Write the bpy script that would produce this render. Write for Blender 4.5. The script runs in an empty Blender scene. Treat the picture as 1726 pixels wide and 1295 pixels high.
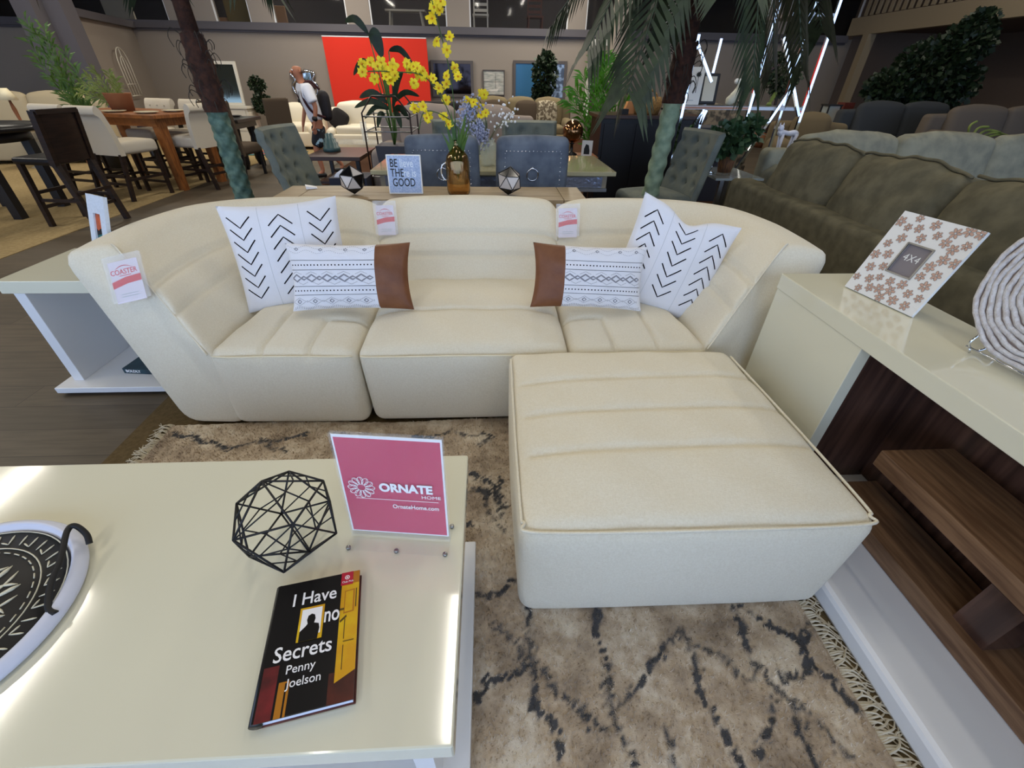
import bpy, bmesh, math, random
from math import sin, cos, pi, radians as R, exp, sqrt
from mathutils import Matrix, Vector
import numpy as np
sc = bpy.context.scene
C = sc.collection
# ------------------------------------------------------------------ camera, world, lights, exposure
FPX, PITCH, YAW, ROLL, CAMZ = 721.95, .619694, .056863, -.017476, 1.38
f_ = Vector((sin(YAW)*cos(PITCH), cos(YAW)*cos(PITCH), -sin(PITCH)))
r_ = Vector((cos(YAW), -sin(YAW), 0)); d_ = f_.cross(r_)
r2 = cos(ROLL)*r_ + sin(ROLL)*d_; d2 = -sin(ROLL)*r_ + cos(ROLL)*d_
cam = bpy.data.cameras.new('camera'); co = bpy.data.objects.new('camera', cam); C.objects.link(co)
cam.sensor_width = 36; cam.sensor_fit = 'HORIZONTAL'; cam.lens = FPX/1726*36; cam.clip_start = .02; cam.clip_end = 200
m = Matrix((r2, -d2, -f_)).transposed().to_4x4(); m.translation = (0, 0, CAMZ); co.matrix_world = m
sc.camera = co
sc.view_settings.view_transform = 'Standard'; sc.view_settings.look = 'None'; sc.view_settings.gamma = 1
sc.view_settings.exposure = 0.12
w = bpy.data.worlds.new('world'); sc.world = w; w.use_nodes = True
bgn = w.node_tree.nodes['Background']; bgn.inputs[0].default_value = (.50, .67, 1, 1); bgn.inputs[1].default_value = 3.0
def lamp(x, y, z, sx, sy, power, col=(1, .93, .80)):
    l = bpy.data.lights.new('tube_and_fill_light', 'AREA'); l.shape = 'RECTANGLE'; l.size = sx; l.size_y = sy
    l.energy = power; l.color = col
    o = bpy.data.objects.new('tube_and_fill_light', l); C.objects.link(o); o.location = (x, y, z)
    return o
TUBES = [(-4.4, 1.7, 1.9), (-6.5, 3.6, 2.2), (-.42, 1.85, 1.3), (1.6, 3.2, 2.4), (1.2, -.6, 2.4), (-2.2, 6.5, 2.4), (.8, 7.2, 2.4),
         (-6.5, 8.5, 2.4), (-3.5, 11.5, 2.4), (1.5, 11.5, 2.4), (4.6, 6.5, 2.4), (-9, 5.5, 2.4), (-1.6, -1.2, 2.4), (4.4, 2.4, 2.4)]  # last entry is an added lamp that brightens the olive grey sofa
TP = [44, 48, 15, 20, 15, 60, 60, 80, 130, 130, 40, 70, 26, 30]
for (x, y, l), p in zip(TUBES, TP):
    lamp(x, y, 4.13, .09, l, p)
for x in (-6.5, -2.2, 2.2): lamp(x, 16, 4.3, .12, 1.6, 80)
lamp(8.3, 8.5, 5.1, .12, 2.4, 40)  # added fill light without a fixture, brightens the right balcony fascia
lamp(11.2, 10.5, 2.30, .3, .3, 5)
# ------------------------------------------------------------------ helpers
rnd = random.Random(7)
def lin(c):
    c = c/255
    return c/12.92 if c <= .04045 else ((c+.055)/1.055)**2.4
MATS = {}
def mat(name, col, rough=.6, metal=0, col2=None, scale=8, bump=0, bscale=200, spec=.5, trans=0, alpha=1, emit=0, stretch=None, ior=1.45, coat=0, det=4, ramp=(.35, .65), sheen=0):
    if name in MATS: return MATS[name]
    m = bpy.data.materials.new(name); m.use_nodes = True; nt = m.node_tree; N = nt.nodes; L = nt.links
    b = N['Principled BSDF']; c = tuple(lin(v) for v in col)+(1,)
    b.inputs['Base Color'].default_value = c; b.inputs['Roughness'].default_value = rough; b.inputs['Metallic'].default_value = metal
    b.inputs['Specular IOR Level'].default_value = spec; b.inputs['Transmission Weight'].default_value = trans; b.inputs['IOR'].default_value = ior
    b.inputs['Alpha'].default_value = alpha; b.inputs['Coat Weight'].default_value = coat; b.inputs['Sheen Weight'].default_value = sheen
    b.inputs['Coat Roughness'].default_value = .06
    if emit:
        b.inputs['Emission Color'].default_value = c; b.inputs['Emission Strength'].default_value = emit
    if col2 or bump:
        tc = N.new('ShaderNodeTexCoord'); mp = N.new('ShaderNodeMapping'); L.new(tc.outputs['Object'], mp.inputs[0])
        if stretch: mp.inputs['Scale'].default_value = stretch
    if col2:
        n = N.new('ShaderNodeTexNoise'); n.inputs['Scale'].default_value = scale; n.inputs['Detail'].default_value = det
        L.new(mp.outputs[0], n.inputs['Vector'])
        rp = N.new('ShaderNodeValToRGB'); rp.color_ramp.elements[0].color = c; rp.color_ramp.elements[1].color = tuple(lin(v) for v in col2)+(1,)
        rp.color_ramp.elements[0].position, rp.color_ramp.elements[1].position = ramp
        L.new(n.outputs[0], rp.inputs[0]); L.new(rp.outputs[0], b.inputs['Base Color'])
    if bump:
        n2 = N.new('ShaderNodeTexNoise'); n2.inputs['Scale'].default_value = bscale; n2.inputs['Detail'].default_value = 3
        L.new(mp.outputs[0], n2.inputs['Vector'])
        bp = N.new('ShaderNodeBump'); bp.inputs['Strength'].default_value = bump; bp.inputs['Distance'].default_value = .01
        L.new(n2.outputs[0], bp.inputs['Height']); L.new(bp.outputs[0], b.inputs['Normal'])
    MATS[name] = m
    return m
class MB:
    def __init__(s): s.v = []; s.f = []; s.m = []; s.s = []; s.mats = []
    def mi(s, m):
        if m not in s.mats: s.mats.append(m)
        return s.mats.index(m)
    def add(s, vs, fs, m, smooth=True):
        o = len(s.v); s.v += [tuple(v) for v in vs]; k = s.mi(m)
        for f in fs: s.f.append([i+o for i in f]); s.m.append(k); s.s.append(smooth)
    def box(s, c, d, m, rz=0, M=None, smooth=False):
        vs = []
        for i in range(8):
            p = Vector(((i & 1)-.5, ((i >> 1) & 1)-.5, ((i >> 2) & 1)-.5)); p = Vector((p.x*d[0], p.y*d[1], p.z*d[2]))
            if rz: p = Matrix.Rotation(rz, 3, 'Z') @ p
            p = p+Vector(c)
            if M: p = M @ p
            vs.append(p)
        s.add(vs, [(0, 2, 3, 1), (4, 5, 7, 6), (0, 1, 5, 4), (2, 6, 7, 3), (0, 4, 6, 2), (1, 3, 7, 5)], m, smooth)
        return s
    def bx(s, x0, x1, y0, y1, z0, z1, m):
        return s.box(((x0+x1)/2, (y0+y1)/2, (z0+z1)/2), (abs(x1-x0), abs(y1-y0), abs(z1-z0)), m)
    def hexa(s, p, m):  # 8 points, bottom 4 ccw, top 4 ccw
        s.add(p, [(3, 2, 1, 0), (4, 5, 6, 7), (0, 1, 5, 4), (1, 2, 6, 5), (2, 3, 7, 6), (3, 0, 4, 7)], m, False); return s
    def bar(s, a, b, w, t, m, up=(0, 0, 1)):
        a = Vector(a); b = Vector(b); d = (b-a).normalized(); u = Vector(up)
        if abs(d.dot(u)) > .95: u = Vector((0, 1, 0))
        x = d.cross(u).normalized()*w/2; y = x.cross(d).normalized()*t/2
        return s.hexa([a-x-y, a+x-y, a+x+y, a-x+y, b-x-y, b+x-y, b+x+y, b-x+y], m)
    def tube(s, pts, r, m, n=8, cap=True, closed=False):
        P = [Vector(p) for p in pts]; K = len(P); rr = r if isinstance(r, (list, tuple)) else [r]*K
        vs = []; fs = []; prev = None
        for i, p in enumerate(P):
            if closed: d = P[(i+1) % K]-P[i-1]
            else: d = P[min(i+1, K-1)]-P[max(i-1, 0)]
            d = d.normalized() if d.length > 1e-9 else Vector((0, 0, 1))
            if prev is None:
                u = Vector((0, 0, 1)) if abs(d.z) < .9 else Vector((1, 0, 0)); u = (u-d*u.dot(d)).normalized()
            else: u = (prev-d*prev.dot(d)).normalized()
            prev = u; q = d.cross(u)
            vs += [p+(u*cos(2*pi*k/n)+q*sin(2*pi*k/n))*rr[i] for k in range(n)]
        for i in range(K if closed else K-1):
            j = (i+1) % K
            fs += [(i*n+k, i*n+(k+1) % n, j*n+(k+1) % n, j*n+k) for k in range(n)]
        if cap and not closed: fs += [tuple(range(n))[::-1], tuple((K-1)*n+k for k in range(n))]
        s.add(vs, fs, m, n > 4); return s
    def lathe(s, prof, m, c=(0, 0, 0), n=24, sx=1, sy=1, M=None):
        vs = []; fs = []; K = len(prof)
        for r, z in prof:
            for k in range(n):
                p = Vector((c[0]+r*cos(2*pi*k/n)*sx, c[1]+r*sin(2*pi*k/n)*sy, c[2]+z)); vs.append(M @ p if M else p)
        for i in range(K-1): fs += [(i*n+k, i*n+(k+1) % n, (i+1)*n+(k+1) % n, (i+1)*n+k) for k in range(n)]
        if prof[0][0] > 1e-6: fs.append(tuple(range(n))[::-1])
        if prof[-1][0] > 1e-6: fs.append(tuple((K-1)*n+k for k in range(n)))
        s.add(vs, fs, m); return s
    def ball(s, c, r, m, n=12, sx=1, sy=1, sz=1, M=None):
        k = max(5, n//2); return s.lathe([(max(1e-5, r*sin(pi*i/k)), -r*cos(pi*i/k)*sz) for i in range(k+1)], m, c, n, sx, sy, M)
    def grid(s, fn, nu, nv, m, wu=False, smooth=True):
        vs = [fn(i/nu, j/nv) for i in range(nu+(0 if wu else 1)) for j in range(nv+1)]; fs = []
        for i in range(nu):
            a = i*(nv+1); b = ((i+1) % nu if wu else i+1)*(nv+1)
            fs += [(a+j, b+j, b+j+1, a+j+1) for j in range(nv)]
        s.add(vs, fs, m, smooth); return s
    def rbox(s, h, r, n, m, fn):
        """rounded box half sizes h, radius r, n=(nx,ny,nz); fn maps local to final"""
        def cs(hh, k):
            e = [-hh, -hh+r*.3, -hh+r*.65]; i = [(-hh+r)+(2*hh-2*r)*t/k for t in range(k+1)]
            return e+i+[-v for v in reversed(e)]
        X, Y, Z = cs(h[0], n[0]), cs(h[1], n[1]), cs(h[2], n[2])
        idx = {}; vs = []; fs = []
        def V(i, j, k):
            key = (i, j, k)
            if key not in idx:
                p = Vector((X[i], Y[j], Z[k])); c = Vector([max(-h[a]+r, min(h[a]-r, p[a])) for a in range(3)]); d = p-c
                if d.length > 1e-9: p = c+d.normalized()*r
                idx[key] = len(vs); vs.append(fn(p))
            return idx[key]
        a, b, c = len(X)-1, len(Y)-1, len(Z)-1
        for i in range(a):
            for j in range(b):
                fs.append((V(i, j, c), V(i+1, j, c), V(i+1, j+1, c), V(i, j+1, c))); fs.append((V(i, j, 0), V(i, j+1, 0), V(i+1, j+1, 0), V(i+1, j, 0)))
            for k in range(c):
                fs.append((V(i, 0, k), V(i+1, 0, k), V(i+1, 0, k+1), V(i, 0, k+1))); fs.append((V(i, b, k), V(i, b, k+1), V(i+1, b, k+1), V(i+1, b, k)))
        for j in range(b):
            for k in range(c):
                fs.append((V(0, j, k), V(0, j, k+1), V(0, j+1, k+1), V(0, j+1, k))); fs.append((V(a, j, k), V(a, j+1, k), V(a, j+1, k+1), V(a, j, k+1)))
        s.add(vs, fs, m); return s
    def soft(s, c, d, r, m, crown=0, rz=0, rx=0, ry=0, n=(6, 6, 4), wob=0, seed=0):
        h = (d[0]/2, d[1]/2, d[2]/2); r = min(r, min(h)*.98)
        Mx = Matrix.Translation(c) @ Matrix.Rotation(rz, 4, 'Z') @ Matrix.Rotation(rx, 4, 'X') @ Matrix.Rotation(ry, 4, 'Y')
        def fn(p):
            u, v, ww = p.x/h[0], p.y/h[1], p.z/h[2]; q = Vector(p)
            q.z += crown*(1-u*u)*(1-v*v)*ww; q.y += crown*.6*(1-u*u)*(1-ww*ww)*v; q.x += crown*.6*(1-v*v)*(1-ww*ww)*u
            if wob:
                q.z += wob*sin(7*u+seed)*cos(5*v+seed*2)*(1 if ww > 0 else 0); q.y += wob*.8*sin(6*u+seed*3+2*ww)*v
            return Mx @ q
        return s.rbox(h, r, n, m, fn)
    def poly(s, pts, m): s.add(pts, [tuple(range(len(pts)))], m, False); return s
    def build(s, name, parent=None, bevel=0, label=None, kind=None, world=True):
        me = bpy.data.meshes.new(name); vs = s.v
        if parent is not None and world:
            inv = MW[parent.name].inverted(); vs = [tuple(inv @ Vector(v)) for v in vs]
        me.from_pydata([tuple(v) for v in vs], [], s.f); me.update()
        for mm in s.mats: me.materials.append(mm)
        me.polygons.foreach_set('material_index', s.m); me.polygons.foreach_set('use_smooth', s.s)
        bm = bmesh.new(); bm.from_mesh(me); bmesh.ops.recalc_face_normals(bm, faces=bm.faces); bm.to_mesh(me); bm.free()
        o = bpy.data.objects.new(name, me); C.objects.link(o)
        if parent is not None: o.parent = parent; MW[o.name] = MW[parent.name].copy()
        else: MW[o.name] = Matrix.Identity(4)
        if bevel:
            b = o.modifiers.new('bevel', 'BEVEL'); b.width = bevel; b.segments = 2; b.limit_method = 'ANGLE'; b.angle_limit = R(40)
        if label: o['label'] = label
        if kind: o['kind'] = kind
        return o
MW = {}
def thing(name, label, cat, loc=(0, 0, 0), rz=0, group=None, rot=None):
    o = bpy.data.objects.new(name, None); C.objects.link(o); o.location = loc
    o.rotation_euler = rot if rot else (0, 0, rz); o.empty_display_size = .1
    o['label'] = label; o['category'] = cat
    if group: o['group'] = group
    from mathutils import Euler
    MW[o.name] = Matrix.Translation(loc) @ Euler(o.rotation_euler).to_matrix().to_4x4()
    return o
def tag(o, label, cat, group=None, kind=None):
    o['label'] = label; o['category'] = cat
    if group: o['group'] = group
    if kind: o['kind'] = kind
    return o
def dup(root, loc, rz=0, label=None, group=None, scale=1):
    r = root.copy(); C.objects.link(r); r.location = loc; r.rotation_euler = (0, 0, rz); r.scale = (scale,)*3
    if label: r['label'] = label
    if group: r['group'] = group
    for ch in list(root.children):
        c = ch.copy(); C.objects.link(c); c.parent = r
        for g in list(ch.children):
            d = g.copy(); C.objects.link(d); d.parent = c
    return r
def local(o): return MW[o.name]
def text(body, size, M, m, parent, name='lettering', off=0, align='LEFT', sx=1, ext=.0004, spacing=1, shear=0):
    cu = bpy.data.curves.new(name, 'FONT'); cu.body = body; cu.size = size; cu.offset = off; cu.extrude = ext; cu.align_x = align
    cu.space_character = spacing; cu.shear = shear; cu.resolution_u = 3
    t = bpy.data.objects.new(name, cu); C.objects.link(t); bpy.context.view_layer.update()
    me = bpy.data.meshes.new_from_object(t.evaluated_get(bpy.context.evaluated_depsgraph_get()))
    bpy.data.objects.remove(t); bpy.data.curves.remove(cu)
    me.materials.clear(); me.materials.append(m)
    inv = MW[parent.name].inverted() @ M @ Matrix.Diagonal((sx, 1, 1, 1))
    me.transform(inv)
    o = bpy.data.objects.new(name, me); C.objects.link(o); o.parent = parent; MW[o.name] = MW[parent.name].copy()
    return o
def frame(o, x, y):  # plane matrix with origin o, x dir, y dir
    o, x, y = Vector(o), Vector(x).normalized(), Vector(y); y = (y-x*y.dot(x)).normalized(); z = x.cross(y)
    M = Matrix((x, y, z)).transposed().to_4x4(); M.translation = o
    return M
def catmull(P, n):
    P = [Vector(p) for p in P]; out = []
    for i in range(len(P)-1):
        a, b, c, d = P[max(i-1, 0)], P[i], P[i+1], P[min(i+2, len(P)-1)]
        for k in range(n):
            t = k/n; out.append(.5*((2*b)+(c-a)*t+(2*a-5*b+4*c-d)*t*t+(3*b-a-3*c+d)*t**3))
    out.append(P[-1]); return out
# ------------------------------------------------------------------ materials
m_boucle = mat('cream_boucle', (236, 228, 206), .95, col2=(229, 220, 196), scale=160, bump=.45, bscale=520, spec=.15, sheen=.2)
m_pipe = mat('cream_piping', (228, 218, 190), .95, spec=.1)
m_black = mat('black_matte', (20, 19, 20), .55)
m_white_gloss = mat('white_high_gloss', (222, 218, 194), .1, coat=.4)
m_white_side = mat('white_lacquer', (226, 226, 226), .25)
m_chrome = mat('chrome', (215, 218, 222), .12, metal=1)
m_steel = mat('brushed_steel', (150, 150, 150), .35, metal=1)
m_glass = mat('clear_glass', (240, 246, 246), .03, alpha=.22, spec=.8)
m_darkwood = mat('dark_wood', (44, 28, 20), .4, col2=(26, 16, 12), scale=6, stretch=(1, 1, 8))
m_blackwood = mat('black_wood', (22, 20, 22), .35)
m_honey = mat('honey_wood', (150, 92, 44), .45, col2=(110, 62, 28), scale=8, stretch=(1, 6, 1))
m_oak = mat('washed_oak', (172, 152, 120), .5, col2=(146, 126, 96), scale=5, stretch=(1.2, 14, 3))
m_ivory = mat('ivory_linen', (196, 186, 168), .9, bump=.2, bscale=500, spec=.2)
m_beige = mat('beige_fabric', (172, 158, 130), .9, spec=.2)
m_bluegrey = mat('blue_grey_velvet', (104, 112, 122), .75, col2=(80, 88, 100), scale=9)
m_sage = mat('grey_green_velvet', (116, 120, 108), .8, col2=(94, 102, 98), scale=7)
m_mauve = mat('mauve_grey_fabric', (142, 130, 122), .9, spec=.2)
m_whiteleather = mat('white_leather', (222, 212, 190), .5)
m_sofagreen = mat('olive_grey_chenille', (112, 106, 86), .95, col2=(92, 88, 72), scale=12, bump=.2, bscale=300, spec=.1)
m_sofaflip = mat('silver_grey_chenille', (142, 140, 122), .95, col2=(122, 121, 108), scale=9, bump=.2, bscale=300, spec=.1)
m_leafd = mat('dark_leaf', (22, 36, 20), .5, col2=(34, 52, 26), scale=20)
m_leafm = mat('mid_leaf', (52, 84, 34), .5, col2=(84, 112, 44), scale=14)
m_leafb = mat('bright_leaf', (86, 150, 30), .5, col2=(60, 112, 24), scale=9)
m_leafp = mat('pale_grass_leaf', (128, 140, 62), .6, col2=(96, 110, 50), scale=9)
m_palm = mat('palm_leaf', (34, 46, 32), .5, col2=(54, 68, 44), scale=12)
m_bark = mat('brown_bark', (74, 44, 30), .9, col2=(46, 28, 22), scale=26, bump=.5, bscale=60)
m_terracotta = mat('terracotta', (128, 80, 50), .8)
def planks(name, c1, c2, c3, sx, sy, rough=.4):
    m = bpy.data.materials.new(name); m.use_nodes = True; N = m.node_tree.nodes; L = m.node_tree.links; b = N['Principled BSDF']
    tc = N.new('ShaderNodeTexCoord'); mp = N.new('ShaderNodeMapping'); L.new(tc.outputs['Object'], mp.inputs[0])
    br = N.new('ShaderNodeTexBrick'); L.new(mp.outputs[0], br.inputs[0]); br.inputs['Scale'].default_value = 1
    br.inputs['Brick Width'].default_value = sx; br.inputs['Row Height'].default_value = sy; br.inputs['Mortar Size'].default_value = .002
    br.inputs['Color1'].default_value = tuple(lin(v) for v in c1)+(1,); br.inputs['Color2'].default_value = tuple(lin(v) for v in c2)+(1,)
    br.inputs['Mortar'].default_value = tuple(lin(v*.5) for v in c1)+(1,)
    n = N.new('ShaderNodeTexNoise'); mp2 = N.new('ShaderNodeMapping'); mp2.inputs['Scale'].default_value = (1.5, 16, 1); L.new(tc.outputs['Object'], mp2.inputs[0])
    L.new(mp2.outputs[0], n.inputs['Vector']); n.inputs['Scale'].default_value = 2.5; n.inputs['Detail'].default_value = 5
    rp = N.new('ShaderNodeValToRGB'); rp.color_ramp.elements[0].position = .4; rp.color_ramp.elements[1].position = .65; L.new(n.outputs[0], rp.inputs[0])
    mx = N.new('ShaderNodeMixRGB'); mx.inputs[2].default_value = tuple(lin(v) for v in c3)+(1,); L.new(br.outputs[0], mx.inputs[1])
    mu = N.new('ShaderNodeMath'); mu.operation = 'MULTIPLY'; mu.inputs[1].default_value = .55; L.new(rp.outputs[0], mu.inputs[0]); L.new(mu.outputs[0], mx.inputs[0])
    L.new(mx.outputs[0], b.inputs['Base Color']); b.inputs['Roughness'].default_value = rough; b.inputs['Specular IOR Level'].default_value = .35
    return m
m_floor = planks('plank_floor', (96, 84, 68), (80, 70, 57), (66, 58, 46), 1.6, .18, .5)
m_carpet = mat('brown_carpet', (104, 88, 62), .98, col2=(90, 76, 52), scale=60, spec=.1, bump=.2)
m_carpetb = mat('beige_carpet', (158, 138, 100), .98, col2=(142, 122, 86), scale=30, spec=.1)
m_carpetr = mat('dark_brown_carpet', (76, 52, 38), .98, spec=.1)
m_wall = mat('greige_wall', (148, 138, 128), .9, spec=.2)
m_wallr = mat('brown_wall', (112, 96, 84), .9, spec=.2)
m_wallg = mat('slate_wall', (92, 88, 92), .9, spec=.2)
m_trim = mat('slate_trim', (88, 84, 88), .6)
m_ceil = mat('ceiling_paint', (110, 106, 100), .9)
m_tan = mat('tan_fascia', (150, 134, 108), .9)
m_red = mat('orange_red_paint', (214, 44, 22), .8)
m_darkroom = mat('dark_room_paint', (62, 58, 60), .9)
# ------------------------------------------------------------------ the room
def struct(mb, name, **k):
    return mb.build(name, kind='structure', **k)
struct(MB().bx(-16, 13.2, -4, 18.5, -.1, 0, m_floor), 'floor')
struct(MB().bx(-1.685, 2.6, -3.8, 5.2, 0, .006, m_carpet), 'floor_carpet_brown')
struct(MB().bx(-15.8, -4.37, 2.2, 13.9, 0, .006, m_carpetb).bx(-4.37, -2.9, 10.0, 13.9, 0, .006, m_carpetb), 'floor_carpet_beige')
struct(MB().bx(-2.7, 4.4, 6.0, 13.9, 0, .006, m_carpetr), 'floor_carpet_dark')
struct(MB().bx(-16, 13.2, -4, 18.5, 5.4, 5.5, m_ceil), 'ceiling')
struct(MB().bx(-16.2, -16, -4, 18.5, 0, 5.4, m_wall), 'wall_left')
struct(MB().bx(13.2, 13.4, -4, 18.5, 0, 5.4, m_wallr), 'wall_right')
WB = MB().bx(-16, -8.9, 14, 14.2, 0, 2.34, m_wall).bx(-8.9, 9.6, 14, 14.2, 0, 2.34, m_wall).bx(9.6, 13.2, 14, 14.2, 0, 5.4, m_wallr)
for x0, x1 in ((-16, -12.6), (-7.7, -6.6), (-5.75, -5.2), (-3.42, -2.86), (-.98, -.42), (2.05, 2.5), (4.6, 5.1), (7.2, 7.7)):
    WB.bx(x0, x1, 14, 14.2, 2.34, 3.9, m_wall)
WB.bx(-16, 9.6, 14, 14.2, 3.9, 5.4, m_wall)
struct(WB, 'wall_back')
struct(MB().bx(-16, 9.4, 13.86, 14, 2.26, 2.36, m_trim).bx(-16, 9.4, 13.9, 14, 2.36, 2.41, m_trim).bx(-16, 9.4, 13.93, 14, 2.22, 2.26, m_trim), 'trim_1')
# wing wall and post on the left
wing = MB(); A, B = Vector((-8.72, 14, 0)), Vector((-8.1, 11.2, 0)); n_ = Vector((.02, .0, 0))
wing.bar(A+Vector((0, 0, 1.17)), B+Vector((0, 0, 1.17)), .14, 2.34, m_wall)
struct(wing, 'wall_wing')
struct(MB().bar(A+Vector((.1, 0, 2.31)), B+Vector((.1, 0, 2.31)), .2, .13, m_trim), 'trim_2')
struct(MB().box((-8.25, 10.75, 2.7), (.34, .5, 5.4), m_trim).box((-7.93, 10.95, 2.7), (.3, .34, 5.4), m_wallg), 'trim_3')
# upper floor behind the back wall
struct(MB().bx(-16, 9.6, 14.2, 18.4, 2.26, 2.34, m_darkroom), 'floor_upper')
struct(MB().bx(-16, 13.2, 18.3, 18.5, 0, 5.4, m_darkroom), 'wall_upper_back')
m_pane = mat('window_pane_glass', (30, 32, 34), .04, alpha=.25, spec=.9)
for i, (x0, x1) in enumerate(((-12.6, -7.7), (-6.6, -5.75), (-5.2, -3.42), (-2.86, -.98), (-.42, 2.05), (2.5, 4.6), (5.1, 7.2), (7.7, 9.6))):
    t = MB().bx(x0, x1, 14.06, 14.08, 2.4, 3.9, m_pane).build('window_%d' % (i+1), kind='structure')
    f = MB().bx(x0, x0+.03, 14.02, 14.06, 2.41, 3.9, m_white_side).bx(x1-.03, x1, 14.02, 14.06, 2.41, 3.9, m_white_side)
    f.build('window_frame', t)
# column in front of the back wall
struct(MB().bx(2.95, 3.32, 12.6, 13.0, 0, 5.4, m_wall), 'trim_4')
# right mezzanine
struct(MB().bx(9.4, 9.6, 1, 14, 2.4, 2.76, m_tan).bx(9.6, 13.2, 1, 14, 2.5, 2.7, m_wallr), 'ceiling_mezzanine')
struct(MB().box((9.45, 13.2, 1.2), (.2, .2, 2.4), m_tan), 'trim_5')
struct(MB().box((9.5, 5.0, 1.2), (.2, .2, 2.4), m_tan), 'trim_6')
struct(MB().bx(12.7, 13.19, 4, 8.6, 0, 2.5, m_wallg), 'wall_alcove')
b = MB()
for k in range(60):
    y = 13.6-k*.2
    b.bx(9.45, 9.49, y, y+.09, 2.78, 3.6, m_tan)
b.bx(9.42, 9.52, 1.5, 13.7, 3.6, 3.68, m_tan)
tag(b.build('balustrade'), 'tan slatted railing along the right upper balcony', 'railing')
# front of the store: wide glazed opening with mullions (behind the camera)
b = MB()
for x in (-15, -11, -7, -3, 1, 5, 9, 13): b.bx(x-.05, x+.05, -4, -3.9, 0, 4.4, m_trim)
b.bx(-16, 13.2, -4, -3.9, 3.6, 5.4, m_wall).bx(-16, 13.2, -4, -3.9, 0, .25, m_wall)
struct(b, 'wall_front')
# ceiling lamps
m_tubeon = mat('lit_tube', (255, 236, 200), .4, emit=6)
LAMPS = ['above the end table side of the aisle', 'above the black table at the left', 'above the coffee table', 'above the olive grey sofa back', 'above the console', 'above the dark coffee table', 'above the recliner sofa', 'above the ivory chairs', 'above the white armchairs', 'above the long beige sofa', 'above the tan armchair', 'far left by the wall', 'behind the viewer left of the rug', 'above the silver grey sofa, added to brighten the olive grey one']
for i, (x, y, l) in enumerate(TUBES):
    t = thing('ceiling_tube_lamp', 'fluorescent tube fixture hanging '+LAMPS[i], 'ceiling lamp', (x, y, 4.14), group='ceiling tube lamps')
    MB().bx(x-.09, x+.09, y-l/2-.05, y+l/2+.05, 4.16, 4.22, m_white_side).build('housing', t)
    MB().tube([(x, y-l/2, 4.22), (x, y-l/2, 5.4)], .008, m_steel, 5).build('suspension_wire', t)
    MB().tube([(x, y+l/2, 4.22), (x, y+l/2, 5.4)], .008, m_steel, 5).build('suspension_wire', t)
# ------------------------------------------------------------------ sectional sofa
def segd(x, y, pl):
    best = 9
    for (ax, ay), (bx, by) in zip(pl[:-1], pl[1:]):
        dx, dy = bx-ax, by-ay; t = max(0, min(1, ((x-ax)*dx+(y-ay)*dy)/(dx*dx+dy*dy+1e-12)))
        best = min(best, sqrt((x-ax-t*dx)**2+(y-ay-t*dy)**2))
    return best
def seat_block(corners, z0, z1, r, n, grooves, crown=.03, bulge=.02, taper=.0, gd=.017, gw=.010):
    """corners: plan quad fl, fr, br, bl"""
    fl, fr, br, bl = [Vector((c[0], c[1], 0)) for c in corners]
    hx = ((fr-fl).length+(br-bl).length)/4; hy = ((bl-fl).length+(br-fr).length)/4; hz = (z1-z0)/2
    def fn(p):
        u, v, ww = p.x/hx, p.y/hy, (p.z/hz+1)/2
        s, t = (u+1)/2, (v+1)/2
        q = (fl*(1-s)+fr*s)*(1-t)+(bl*(1-s)+br*s)*t
        c = (fl+fr+br+bl)/4
        q = c+(q-c)*(1-taper*(1-ww))
        sh = ww*(1-ww)*4
        q += (fr-fl).normalized()*u*bulge*sh*(1-v*v)*.6+(bl-fl).normalized()*v*bulge*sh*(1-u**4)
        z = z0+ww*(z1-z0)
        top = max(0, min(1, (ww-.6)/.4))
        z += top*crown*(1-u**4)*(1-v**4)
        for g in grooves:
            d = segd(q.x, q.y, g)
            if d < .12: z -= top*(gd*exp(-(d/gw)**2)+gd*.28*exp(-(d/(gw*3))**2))
        z += top*.003*sin(q.x*21+q.y*9)*sin(q.y*17)
        return Vector((q.x, q.y, z))
    return MB().rbox((hx, hy, hz), r, n, m_boucle, fn)
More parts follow.
